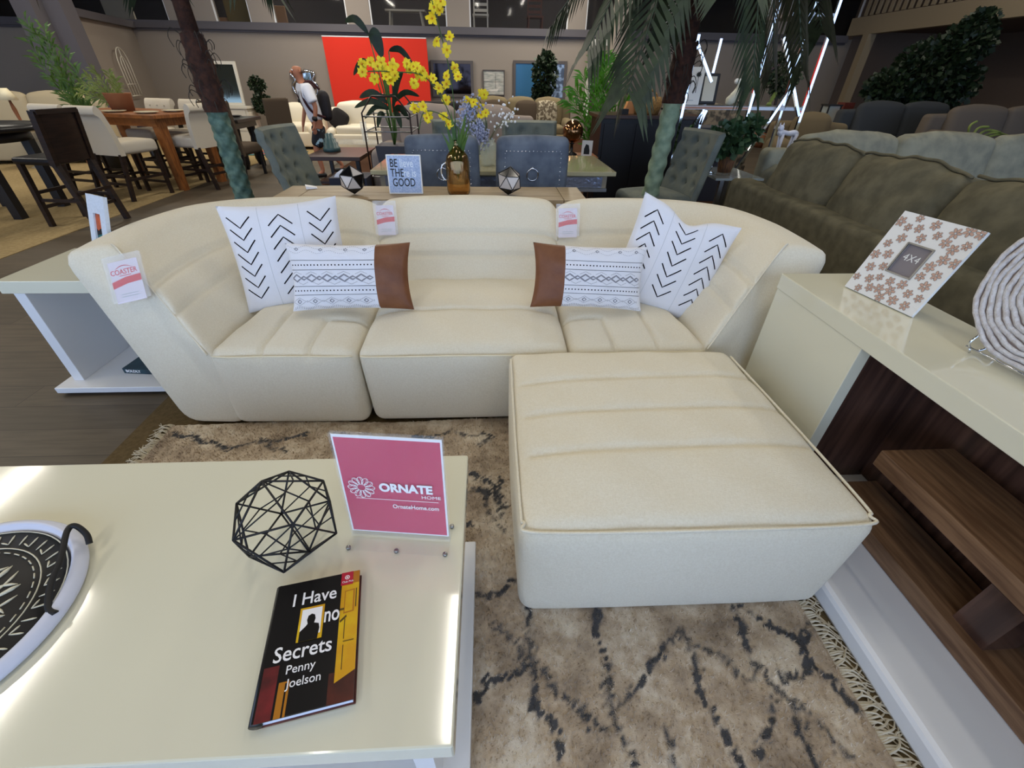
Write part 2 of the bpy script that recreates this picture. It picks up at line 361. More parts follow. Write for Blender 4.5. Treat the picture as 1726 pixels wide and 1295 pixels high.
def loft_back(secs, nsub, groove_t, capn, mir=None, gd=.020):
    """secs: list of rings; every ring is a list of control points with A(inner low) ... ; ring is closed and corner rounded"""
    K = len(secs[0]); cols = [catmull([s[k] for s in secs], nsub) for k in range(K)]
    rings = []
    S = len(cols[0])
    for i in range(S):
        P = [cols[k][i] for k in range(K)]
        ring = []
        for k in range(K):   # dense ring with rounded corners
            a, b, c = P[k-1], P[k], P[(k+1) % K]
            rad = min(.07, (a-b).length*.42, (c-b).length*.42)
            p0 = b+(a-b).normalized()*rad; p2 = b+(c-b).normalized()*rad
            for t in (0, .25, .5, .75, 1): ring.append(p0*(1-t)**2+b*2*t*(1-t)+p2*t*t)
            q0, q1 = p2, c+(b-c).normalized()*min(.07, (b-c).length*.42, (P[(k+2) % K]-c).length*.42)
            M_ = 28 if k == 1 else 4
            for t in range(1, M_):
                tt = t/M_; q = q0*(1-tt)+q1*tt
                if k == 1:   # inner face carries the channels
                    nrm = Vector((0, 0, 0)); cen = sum(P, Vector())/K; dd = (c-b).normalized(); nn = (cen-q); nn = (nn-dd*nn.dot(dd)).normalized()
                    for g in groove_t: q = q+nn*gd*exp(-((tt-g)/.035)**2)
                    q = q-nn*.018*sin(pi*tt)
                ring.append(q)
        rings.append(ring)
    b = MB(); n = len(rings[0])
    def cap(ring, nxt):
        c = sum(ring, Vector())/n; c2 = sum(nxt, Vector())/n; d = (c-c2).normalized()
        return [[c+(p-c)*sx+d*dd for p in ring] for sx, dd in ((.975, .014), (.93, .021), (.5, .026))], c+d*.026
    c0, e0 = cap(rings[0], rings[2]); c1, e1 = cap(rings[-1], rings[-3])
    allr = c0[::-1]+rings+c1
    vs = [p for r_ in allr for p in r_]+[e0, e1]; fs = []
    for i in range(len(allr)-1): fs += [(i*n+k, i*n+(k+1) % n, (i+1)*n+(k+1) % n, (i+1)*n+k) for k in range(n)]
    E0 = len(vs)-2
    fs += [(E0, (k+1) % n, k) for k in range(n)]; o = (len(allr)-1)*n; fs += [(E0+1, o+k, o+(k+1) % n) for k in range(n)]
    if mir is not None: vs = [Vector((2*mir-v[0], v[1], v[2])) for v in vs]
    b.add(vs, fs, m_boucle); return b
CXS = -.12
def corner_module(name, label, mir):
    t = thing(name, label, 'sofa', ((-1.0 if not mir else .76), 2.1, 0))
    mm = (lambda x: 2*CXS-x) if mir else (lambda x: x)
    # ring order: low inner, seat-level inner, inner top, outer top, outer bottom
    S = [[(-1.17, 1.625, .02), (-1.185, 1.615, .44), (-1.545, 1.855, .805), (-1.755, 1.82, .775), (-1.45, 1.64, .02)],
         [(-1.18, 1.80, .04), (-1.20, 1.80, .43), (-1.56, 2.02, .812), (-1.755, 2.0, .785), (-1.46, 1.90, .04)],
         [(-1.18, 2.02, .04), (-1.20, 2.02, .42), (-1.55, 2.24, .815), (-1.745, 2.27, .79), (-1.45, 2.2, .04)],
         [(-1.13, 2.20, .04), (-1.15, 2.19, .42), (-1.46, 2.47, .82), (-1.64, 2.55, .795), (-1.35, 2.45, .04)],
         [(-1.0, 2.32, .04), (-1.02, 2.30, .42), (-1.20, 2.60, .82), (-1.36, 2.73, .795), (-1.15, 2.6, .04)],
         [(-.80, 2.36, .04), (-.80, 2.33, .42), (-.86, 2.62, .815), (-.92, 2.78, .795), (-.83, 2.66, .04)],
         [(-.68, 2.37, .04), (-.68, 2.34, .42), (-.71, 2.61, .80), (-.73, 2.77, .78), (-.69, 2.66, .04)],
         [(-.625, 2.38, .06), (-.625, 2.35, .42), (-.645, 2.59, .765), (-.65, 2.74, .75), (-.625, 2.66, .06)]]
    loft_back([[Vector(p) for p in s] for s in S], 5, (.28, .62), 3, CXS if mir else None).build('backrest', t)
    for q_ in (catmull([(mm(-1.195), 1.592, .415), (mm(-1.36), 1.708, .61), (mm(-1.515), 1.818, .775), (mm(-1.56), 1.85, .80)], 8),): MB().tube(q_, .0045, m_boucle, 6).build('piping', t)
    cr = [(-1.215, 1.60), (-.585, 1.585), (-.60, 2.40), (-1.13, 2.34)]
    g = [[(-.99, 1.5), (-.97, 2.08), (-.55, 2.08)], [(-.79, 1.5), (-.775, 1.86), (-.55, 1.87)]]
    if mir:
        cr = [(mm(x), y) for x, y in cr]; cr = [cr[1], cr[0], cr[3], cr[2]]; g = [[(mm(x), y) for x, y in p] for p in g]
    seat_block(cr, .022, .42, .045, (56, 64, 10), g, crown=.025, bulge=.012).build('seat', t)
    for x, y in ((-1.38, 1.78), (-.7, 1.7), (-.7, 2.5), (-1.25, 2.4)):
        MB().lathe([(.022, 0.0), (.03, .04)], m_black, (mm(x), y, 0), 12).build('foot', t)
    e = catmull([(mm(-1.2), 1.612, .395), (mm(-1.1), 1.588, .405), (mm(-.9), 1.582, .41), (mm(-.66), 1.582, .405), (mm(-.6), 1.60, .395)], 6)
    MB().tube(e, .0045, m_pipe, 6).build('piping', t)
    return t
corner_module('sofa_corner_module', 'cream boucle sofa corner section with flared left arm, beside the white end table', False)
corner_module('sofa_corner_module', 'cream boucle sofa corner section with flared right arm, behind the ottoman beside the console', True)
t = thing('sofa_middle_module', 'armless cream boucle middle section of the sofa between two corner sections', 'sofa', (CXS, 2.1, 0))
S = []
for x, dz in ((-.455, -.055), (-.42, -.018), (-.36, -.002), (-.2, .008), (0, .012), (.2, .008), (.36, -.002), (.42, -.018), (.455, -.055)):
    k = 1.13
    S.append([Vector((CXS+x, 2.38, .06)), Vector((CXS+x, 2.34, .42)), Vector((CXS+x*k, 2.60+dz*.4, .815+dz)), Vector((CXS+x*k*1.01, 2.77+dz, .80+dz)), Vector((CXS+x*1.02, 2.66, .06))])
loft_back(S, 4, (.27, .64), 3).build('backrest', t)
seat_block([(-.58, 1.585), (.34, 1.585), (.345, 2.40), (-.585, 2.40)], .022, .425, .05, (70, 64, 10), [[(-.7, 1.93), (.5, 1.93)]], crown=.04, bulge=.02, taper=.03).build('seat', t)
for x, y in ((-.48, 1.7), (.25, 1.7), (-.48, 2.5), (.25, 2.5)): MB().lathe([(.022, 0.0), (.03, .04)], m_black, (x, y, 0), 12).build('foot', t)
MB().tube(catmull([(-.565, 1.60, .395), (-.5, 1.575, .405), (-.12, 1.566, .412), (.27, 1.575, .405), (.325, 1.60, .395)], 6), .0045, m_pipe, 6).build('piping', t)
# ottoman
t = thing('ottoman', 'large square cream boucle ottoman standing on the patterned rug', 'ottoman', (.55, 1.12, 0))
seat_block([(.062, .662), (1.035, .655), (1.02, 1.555), (.072, 1.56)], .016, .438, .045, (80, 76, 12),
           [[(.12, 1.30), (1.0, 1.33)], [(.12, 1.115), (1.0, 1.135)], [(.12, .93), (1.0, .945)]][:3], crown=.034, bulge=.022, taper=.02, gd=.011).build('body', t)
P = catmull([(.079, 1.50, .433), (.072, 1.1, .434), (.071, .74, .432), (.078, .70, .432), (.115, .668, .432), (.55, .657, .434), (.975, .661, .432), (1.014, .69, .432), (1.026, .74, .432), (1.022, 1.1, .434), (1.012, 1.5, .433)], 8)
MB().tube(P, .0045, m_boucle, 6).build('piping', t)
for x, y in ((.2, .8), (.9, .8), (.2, 1.45), (.9, 1.45)): MB().lathe([(.022, .018), (.03, .075)], m_black, (x, y, 0), 12).build('foot', t)
# ------------------------------------------------------------------ rug with drawn lines
def uz(px, py):  # photo pixel -> floor, only used to trace the rug pattern once
    v = Vector(((px-863)/FPX, (py-647.5)/FPX, 1)); d = r2*v.x+d2*v.y+f_*v.z; k = -CAMZ/d.z
    return (d.x*k, d.y*k)
lines = [[(945, 1290), (938, 1240), (905, 1200), (895, 1130), (893, 1030)], [(800, 1190), (840, 1150), (878, 1120), (893, 1125), (940, 1165), (975, 1210), (1010, 1245), (1045, 1250)],
         [(878, 1120), (880, 1090), (860, 1075), (820, 1055)], [(1003, 1030), (1010, 1090), (1020, 1150), (1034, 1210), (1050, 1250), (1060, 1295)], [(1034, 1205), (1070, 1160), (1110, 1120), (1148, 1063)],
         [(1148, 1063), (1165, 1130), (1190, 1190), (1215, 1240), (1240, 1295)], [(1160, 1085), (1200, 1110), (1230, 1135), (1270, 1145)], [(1230, 1030), (1250, 1080), (1290, 1150), (1300, 1180), (1280, 1240), (1268, 1295)],
         [(1250, 1030), (1300, 1065), (1345, 1080), (1365, 1045)], [(1345, 1085), (1350, 1130), (1320, 1160)], [(1350, 1125), (1400, 1150), (1440, 1210)], [(1300, 1170), (1360, 1210), (1420, 1290)],
         [(800, 1015), (830, 1005), (870, 985)], [(1320, 1180), (1350, 1250), (1375, 1295)], [(1120, 1240), (1140, 1295)],
         [(795, 800), (830, 830), (850, 870)], [(795, 830), (822, 838), (850, 815)], [(822, 838), (826, 870), (850, 900)], [(800, 760), (830, 745)],
         [(300, 735), (380, 760), (450, 750), (520, 740)], [(450, 750), (480, 770)], [(560, 738), (640, 745), (700, 760)], [(700, 745), (760, 735), (830, 742)]]
LN = [np.array([uz(*p) for p in l]) for l in lines]
extra = [[(-1.4, .3), (-1.0, .6), (-.7, .2), (-.3, .5), (0, .1)], [(-1.3, 1.1), (-.9, .9), (-.5, 1.2), (-.1, 1.0)], [(-1.2, -.2), (-.6, -.6), (0, -.1), (.5, -.5), (.9, 0)]]
LN += [np.array(e) for e in extra]
nx, ny = 240, 250; X0, X1, Y0, Y1 = -1.52, .985, -.95, 1.625
gx = np.linspace(X0, X1, nx+1); gy = np.linspace(Y0, Y1, ny+1); GX, GY = np.meshgrid(gx, gy, indexing='ij')
rs = np.random.RandomState(3)
WX = GX+.010*np.sin(GY*31+2*np.sin(GX*23))+.006*rs.randn(*GX.shape); WY = GY+.010*np.sin(GX*37+1.5*np.sin(GY*19))+.006*rs.randn(*GX.shape)
D = np.full(GX.shape, 9.)
for l in LN:
    for a, b_ in zip(l[:-1], l[1:]):
        dx, dy = b_-a; t_ = np.clip(((WX-a[0])*dx+(WY-a[1])*dy)/(dx*dx+dy*dy+1e-9), 0, 1); D = np.minimum(D, np.hypot(WX-a[0]-t_*dx, WY-a[1]-t_*dy))
mask = np.clip(1.3-(D/.0092)**1.5, 0, 1)*(.75+.25*np.sin(GX*13+GY*17))
hz = .020+.0035*rs.randn(*GX.shape)*.5+.003*np.sin(GX*9)*np.sin(GY*7)
edge = np.minimum.reduce([GX-X0, X1-GX, GY-Y0, Y1-GY]); hz = np.where(edge < .004, .008, hz)
wav = np.where(GY > 1.5, .012*np.sin(GX*5.2+.6), 0)*(GY-1.5)/.12
vs = np.stack([GX, GY+wav, hz], -1).reshape(-1, 3)
b = MB(); m_rug = bpy.data.materials.new('shag_rug'); m_rug.use_nodes = True
N = m_rug.node_tree.nodes; L = m_rug.node_tree.links; bs = N['Principled BSDF']; bs.inputs['Roughness'].default_value = 1; bs.inputs['Specular IOR Level'].default_value = .1
at = N.new('ShaderNodeAttribute'); at.attribute_name = 'line'
tc = N.new('ShaderNodeTexCoord'); n1 = N.new('ShaderNodeTexNoise'); n1.inputs['Scale'].default_value = 5; n1.inputs['Detail'].default_value = 8; n1.inputs['Roughness'].default_value = .7; L.new(tc.outputs['Object'], n1.inputs['Vector'])
rp = N.new('ShaderNodeValToRGB'); e = rp.color_ramp.elements; e[0].position = .36; e[0].color = (lin(144), lin(128), lin(110), 1); e[1].position = .62; e[1].color = (lin(220), lin(208), lin(188), 1)
q = e.new(.5); q.color = (lin(188), lin(170), lin(147), 1); L.new(n1.outputs[0], rp.inputs[0])
n2 = N.new('ShaderNodeTexNoise'); n2.inputs['Scale'].default_value = 330; n2.inputs['Detail'].default_value = 2; L.new(tc.outputs['Object'], n2.inputs['Vector'])
ms = N.new('ShaderNodeMath'); ms.operation = 'MULTIPLY_ADD'; ms.inputs[1].default_value = 1.6; ms.inputs[2].default_value = .05; L.new(n2.outputs[0], ms.inputs[0])
mm2 = N.new('ShaderNodeMath'); mm2.operation = 'MULTIPLY'; mm2.use_clamp = True; mul = N.new('ShaderNodeMath'); mul.operation = 'MULTIPLY'; mul.inputs[1].default_value = 2.0
L.new(at.outputs['Fac'], mul.inputs[0]); L.new(mul.outputs[0], mm2.inputs[0]); L.new(ms.outputs[0], mm2.inputs[1])
mx = N.new('ShaderNodeMixRGB'); mx.inputs[2].default_value = (lin(78), lin(78), lin(80), 1); L.new(rp.outputs[0], mx.inputs[1]); L.new(mm2.outputs[0], mx.inputs[0]); L.new(mx.outputs[0], bs.inputs['Base Color'])
bp = N.new('ShaderNodeBump'); bp.inputs['Strength'].default_value = .4; bp.inputs['Distance'].default_value = .004; L.new(n2.outputs[0], bp.inputs['Height']); L.new(bp.outputs[0], bs.inputs['Normal'])
fs = [(i*(ny+1)+j, (i+1)*(ny+1)+j, (i+1)*(ny+1)+j+1, i*(ny+1)+j+1) for i in range(nx) for j in range(ny)]
t = thing('area_rug', 'beige shag area rug with a web of dark lines under the ottoman and coffee table', 'rug', (-.25, .35, 0))
b.add(vs, fs, m_rug)
NT = 52000; tx_ = rs.uniform(X0+.01, X1-.01, NT); ty_ = rs.uniform(-.1, Y1-.02, NT); ang = rs.uniform(0, 2*np.pi, NT); hh = rs.uniform(.006, .013, NT); ln = rs.uniform(.004, .011, NT); la = rs.uniform(0, 2*np.pi, NT)
ii = np.clip(((tx_-X0)/(X1-X0)*nx).round().astype(int), 0, nx); jj = np.clip(((ty_-Y0)/(Y1-Y0)*ny).round().astype(int), 0, ny); bz = hz[ii, jj]; ty2 = ty_+wav[ii, jj]
tri = np.stack([np.stack([tx_-.0022*np.cos(ang), ty2-.0022*np.sin(ang), bz-.002], -1), np.stack([tx_+.0022*np.cos(ang), ty2+.0022*np.sin(ang), bz-.002], -1), np.stack([tx_+ln*np.cos(la), ty2+ln*np.sin(la), bz+hh], -1)], 1).reshape(-1, 3)
b.add(tri.tolist(), [(3*k, 3*k+1, 3*k+2) for k in range(NT)], m_rug)
mask = np.concatenate([mask.reshape(-1), np.repeat(mask[ii, jj], 3)]); o = b.build('pile', t)
a_ = o.data.attributes.new('line', 'FLOAT', 'POINT'); a_.data.foreach_set('value', mask.reshape(-1).astype(np.float32))
m_fr = mat('fringe_yarn', (196, 186, 164), 1, spec=.1)
for side, xe, sg in ((0, X0+.01, -1), (1, X1-.01, 1)):
    fb = MB(); y = Y0+.02
    while y < Y1-.01:
        L_ = rnd.uniform(.05, .085); dy = rnd.uniform(-.035, .035)
        P = catmull([(xe, y, .014), (xe+sg*L_*.4, y+dy*.3, .019+rnd.uniform(0, .008)), (xe+sg*L_*.75, y+dy, .012), (xe+sg*L_, y+dy*1.6+rnd.uniform(-.015, .015), .009)], 3)
        fb.tube(P, [.0034-.0002*i for i in range(len(P))], m_fr, 4, cap=False); y += rnd.uniform(.003, .007)
    fb.build('fringe', t)
# ------------------------------------------------------------------ coffee table
TZ = .48; KF = .9375
t = thing('coffee_table', 'glossy white coffee table with a thick square edge in the foreground', 'coffee table', (-1.0, .55, 0))
MB().bx(-2.05, -.074, .231, .905, TZ-.056, TZ, m_white_gloss).build('table_top', t, bevel=.004)
MB().bx(-2.0, -.066, .12, .905, .022, .06, m_white_side).build('lower_shelf', t, bevel=.004)
MB().bx(-1.6, -.55, .38, .78, .06, TZ-.056, m_white_side).build('pedestal', t)
MB().bx(-.17, -.13, .27, .86, .06, TZ-.056, m_white_side).build('side_panel', t)
def tp(x, y): return (x*KF, y*KF)
# book
p00 = Vector((-.437*KF/.9375, .285*KF/.9375, 0))
bo = Vector(tp(-.435, .285)+(TZ,)); bl = Vector(tp(-.487, .555)+(TZ,)); br = Vector(tp(-.262, .322)+(TZ,))
ey = (bl-bo).normalized(); ex = (br-bo); ex = (ex-ey*ex.dot(ey)).normalized(); BW, BH, BT = .163, .245, .022
M = frame(bo+Vector((0, 0, .001)), ex, ey)
t = thing('hardcover_book', 'black and yellow hardcover novel lying on the glossy white coffee table', 'book', tuple(bo+ex*BW/2+ey*BH/2))
m_bk = mat('book_black', (16, 14, 15), .3); m_page = mat('page_paper', (216, 220, 232), .8); m_bw = mat('print_white', (240, 240, 240), .6)
m_by = mat('print_yellow', (222, 186, 10), .4, col2=(206, 150, 6), scale=16); m_by2 = mat('print_amber', (176, 112, 14), .4); m_brn = mat('print_brown', (92, 36, 22), .35, col2=(60, 24, 16), scale=18)
m_crim = mat('print_crimson', (178, 22, 48), .4); m_mar = mat('print_maroon', (122, 34, 36), .35, col2=(60, 22, 22), scale=22); m_bdark = mat('print_dark_olive', (84, 62, 8), .4)
def onM(M): return lambda x0, x1, y0, y1, z0, z1, m_: MB().box(((x0+x1)/2, (y0+y1)/2, (z0+z1)/2), (x1-x0, y1-y0, z1-z0), m_, M=M)
bx_ = onM(M)
bx_(.004, BW-.004, .003, BH-.003, .003, BT-.003, m_page).build('page_block', t)
c = bx_(0, BW, 0, BH, 0, .003, m_brn); o2 = bx_(0, BW, 0, BH, BT-.003, BT, m_bk); c.v += []; c.build('back_cover', t, bevel=.001)
o2.build('front_cover', t, bevel=.001)
MB().tube([M @ Vector((.004, y, BT/2)) for y in (0, BH/2, BH)], BT/2, m_bk, 14).build('spine', t)
def flat(parent, M, polys, name, z=0, th=.0004, label=None):
    b = MB()
    for pts, m_ in polys:
        n = len(pts); b.add([M @ Vector((x, y, z)) for x, y in pts]+[M @ Vector((x, y, z+th)) for x, y in pts],
                            [tuple(range(n))[::-1], tuple(range(n, 2*n))]+[(i, (i+1) % n, n+(i+1) % n, n+i) for i in range(n)], m_, False)
        z += th*.35
    return b.build(name, parent, label=label)
def rect(x0, x1, y0, y1): return [(x0, y0), (x1, y0), (x1, y1), (x0, y1)]
def circ(cx, cy, r, n=24, sx=1): return [(cx+r*sx*cos(2*pi*i/n), cy+r*sin(2*pi*i/n)) for i in range(n)]
q = BW
flat(t, M, [(rect(.004, .03, 0, .085), m_mar), (rect(.034, .052, 0, .055), m_by2), (rect(.030, .033, 0, .12), m_bk), (rect(.045, .048, 0, .052), m_bk),
            (rect(.118, q, 0, .05), m_brn), ([(.128, .032), (q, .048), (q, .222), (.128, .222)], m_by), (rect(.128, q, .218, BH), m_by2), ([(.135, .155), (.155, .157), (.155, .205), (.135, .203)], m_by2),
            ([(.137, .158), (.152, .159), (.152, .202), (.137, .201)], m_by), ([(.138, .052), (.1395, .052), (.1395, .095), (.138, .095)], m_bdark), ([(.138, .106), (.1395, .106), (.1395, .145), (.138, .145)], m_bdark),
            ([(.157, .165), (.159, .165), (.159, .205), (.157, .205)], m_bdark), (rect(.128, .136, .163, .167), m_bdark), ([(.130, .138), (.142, .148), (.141, .152), (.129, .142)], m_bdark), (rect(.138, .158, .1005, .102), m_bdark),
            (rect(.126, .15, .216, BH), m_crim), (circ(.138, .233, .0048), m_bw), (circ(.138, .233, .0033), m_crim), (circ(.138, .233, .0018), m_bw),
            (rect(.052, .098, .118, .184), m_by), (rect(.056, .094, .128, .180), m_bw),
            ([(.056, .118), (.056, .137), (.066, .146), (.069, .150), (.067, .158), (.069, .166), (.075, .169), (.081, .166), (.083, .158), (.081, .150), (.090, .147), (.092, .138), (.090, .118)], m_bk)], 'cover_art', z=BT, th=.0002)
def tx(body, size, x, y, off=0, m_=m_bw, par=None, MM=None, **k): return text(body, size, (MM or M) @ Matrix.Translation((x, y, k.pop('z', BT+.0016))), m_, par or t, off=off, ext=.0001, **k)
tx('I Have', .037, .033, .192, .0004, sx=.90); tx('no', .044, .098, .146, .0006, sx=.66); tx('Secrets', .038, .016, .090, .0004, sx=.92)
tx('Penny', .021, .042, .066, .0001); tx('Joelson', .021, .047, .043, .0001, sx=.95); tx('Club Pick', .006, .128, .221)
# wire polyhedron
t = thing('wire_polyhedron', 'black wire geometric polyhedron ornament on the coffee table left of the pink sign', 'ornament', tp(-.50, .70)+(TZ,))
ph = (1+5**.5)/2; V = []
for s1 in (-1, 1):
    for s2 in (-1, 1): V += [Vector((0, s1, s2*ph)), Vector((s1, s2*ph, 0)), Vector((s2*ph, 0, s1))]
RR = .112; cen = Vector(tp(-.482, .652)+(TZ+.093,)); Mr = Matrix.Rotation(R(31), 3, 'Z') @ Matrix.Rotation(R(20.9), 3, 'X') @ Matrix.Rotation(R(14), 3, 'Z')
V = [Mr @ v*(RR/V[0].length) for v in V]; zm = min(v.z for v in V); cen.z = TZ-zm+.003; V = [v+cen for v in V]
b = MB(); el = min((V[0]-v).length for v in V[1:])
E_ = [(i, j) for i in range(12) for j in range(i) if (V[i]-V[j]).length < el*1.05]
for i, j in E_: b.tube([V[i], V[j]], .0023, m_black, 6)
b.build('outer_frame', t)
b = MB(); rnd2 = random.Random(5)
F_ = [(i, j, k) for i in range(12) for j in range(i) for k in range(j) if (i, j) in E_ and (i, k) in E_ and (j, k) in E_]
for i, j, k in F_:
    a, c_, d = V[i], V[j], V[k]; mA, mB, mC = (a+c_)/2, (c_+d)/2, (a+d)/2
    if rnd2.random() < .75: b.tube([mA, mB], .0017, m_black, 5)
    if rnd2.random() < .75: b.tube([mB, mC], .0017, m_black, 5)
    if rnd2.random() < .5: b.tube([mC, c_], .0017, m_black, 5)
b.build('inner_wires', t)
# acrylic sign holder
s0 = Vector(tp(-.361, .690)+(TZ+.016,)); s1 = Vector(tp(-.115, .662)+(TZ+.016,)); ex = (s1-s0).normalized(); nb = Vector((-ex.y, ex.x, 0))
ey = (Vector((0, 0, 1))+nb*.10).normalized(); SW = .232; SH = .284
t = thing('sign_holder', 'clear acrylic sign holder with a pink sheet standing on the coffee table', 'sign holder', tuple(s0+ex*SW/2-Vector((0, 0, .016))))
m_acr = mat('acrylic', (235, 240, 240), .04, alpha=.06, spec=.4); m_pink = mat('pink_paper', (204, 42, 88), .35, coat=.3)
M = frame(s0, ex, ey); b_ = onM(M)
b_(0, SW, 0, SH, -.0015, .0, m_bw).build('paper_sheet', t)
flat(t, M, [(rect(.004, SW-.004, .004, SH-.007), m_pink)], 'pink_print', z=.0001)
b_(-.003, SW+.003, -.014, SH+.006, .0022, .0045, m_acr).build('front_panel', t)
b_(-.003, SW+.003, -.014, SH+.006, -.0045, -.0022, m_acr).build('back_panel', t)
M2 = frame(s0-Vector((0, 0, .0145)), ex, nb)
MB().box((SW/2, 0, 0), (SW+.006, .085, .003), m_acr, M=M2).build('foot_plate', t)
for xx, yy in ((0.003, -.04), (SW/2, -.04), (SW-.002, -.04), (SW, .036)):
    MB().lathe([(.0055, 0), (.0055, .005), (.004, .0065), (0, .0065)], m_steel, tuple(M2 @ Vector((xx, yy, .0015))), 14).build('screw', t)
fz = .0052
text('ORNATE', .032, M @ Matrix.Translation((.086, .138, fz)), m_bw, t, off=.0014, sx=.93)
text('HOME', .0125, M @ Matrix.Translation((.178, .122, fz)), m_bw, t, sx=1.25); text('OrnateHome.com', .0165, M @ Matrix.Translation((.110, .088, fz)), m_bw, t, off=.0002, sx=.86)
flat(t, M, [(rect(.030, .216, .1125, .1138), m_bw)], 'rule_line', z=fz)
b = MB(); cxl, cyl = .046, .145
for k in range(12):
    a = 2*pi*k/12; pts = []
    for j in range(20):
        th = 2*pi*j/20; rx, ry = .0105*cos(th), .0052*sin(th); rr = .0198+rx
        pts.append(M @ Vector((cxl+cos(a)*rr-sin(a)*ry*1.25, cyl+sin(a)*rr+cos(a)*ry*1.25, fz)))
    b.tube(pts, .00075, m_bw, 4, closed=True)
    pts = [M @ Vector((cxl+cos(a+.22+s_*.3)*(.0115+.018*s_), cyl+sin(a+.22+s_*.3)*(.0115+.018*s_), fz)) for s_ in (0, .33, .66, 1)]; b.tube(pts, .0005, m_bw, 4)
b.build('floral_emblem', t)
# round tray
tc_ = Vector((-1.185*KF, .49*KF, TZ)); TR = .262*KF
t = thing('round_tray', 'round white tray with a carved black floral centre on the coffee table', 'tray', tuple(tc_))
m_tray = mat('tray_white', (208, 212, 228), .45); m_trayd = mat('tray_black', (24, 22, 22), .5); m_carv = mat('carved_cream', (214, 208, 184), .6)
MB().lathe([(.0001, .001), (TR*.84, .001), (TR*.99, .006), (TR, .010), (TR*.995, .016), (TR*.965, .026), (TR*.93, .030), (TR*.905, .028), (TR*.885, .012), (.0001, .010)], m_tray, tuple(tc_), 72).build('rim', t)
MB().lathe([(.0001, 0), (TR*.875, 0), (TR*.875, .003), (.0001, .003)], m_trayd, (tc_.x, tc_.y, TZ+.0115), 64).build('carved_plate', t)
b = MB(); zt = TZ+.0155
def petal(r0, r1, a, wd, ang=0, m_=m_carv, r=.0016):
    P = []
    for s_ in (0, .25, .5, .75, 1): rr = (r0+(r1-r0)*s_)*TR; aa = a+ang*s_; P.append((tc_.x+cos(aa)*rr, tc_.y+sin(aa)*rr, zt))
    b.tube(P, [r*.4, r*.9, r*wd, r*wd*1.15, r*.5], m_, 6)
for ring_r in (.86, .68): b.tube([(tc_.x+cos(a*2*pi/64)*TR*ring_r, tc_.y+sin(a*2*pi/64)*TR*ring_r, zt) for a in range(64)], .0014, m_carv, 5, closed=True)
for k in range(44):
    a = 2*pi*k/44; petal(.72, .82, a, 1, .03, r=.0017)
    if k % 2: petal(.72, .74, a, 1, .1, r=.0017)
for k in range(40): a = 2*pi*k/40; b.tube([(tc_.x+cos(a+s_)*TR*.635, tc_.y+sin(a+s_)*TR*.635, zt) for s_ in (0, .05, .09)], .0014, m_carv, 5)
for k in range(12):
    a = 2*pi*k/12
    petal(.34, .55, a, 2.6, .10); petal(.36, .55, a+.14, 1.6, .28); petal(.36, .53, a-.14, 1.6, -.25); petal(.20, .32, a+.1, 2.2, .3); petal(.10, .2, a+.2, 2, .5); petal(.22, .33, a-.2, 1.4, -.3); petal(.03, .08, a, 1.3, .3)
b.build('carving', t)
H = catmull([tp(-.885, .505)+(TZ+.018,), tp(-.93, .525)+(TZ+.030,), tp(-.955, .575)+(TZ+.040,), tp(-.985, .64)+(TZ+.055,), tp(-1.01, .715)+(TZ+.058,), tp(-.995, .725)+(TZ+.045,), tp(-.965, .685)+(TZ+.028,)], 6)
H = catmull([(-.872, .468, .503), (-.890, .478, .508), (-.912, .52, .520), (-.925, .57, .532), (-.950, .63, .545), (-.944, .645, .545), (-.925, .637, .525), (-.915, .622, .510)], 6)
MB().tube(H, [.0062]*len(H), m_black, 8).build('handle', t, label='black forged metal handle')
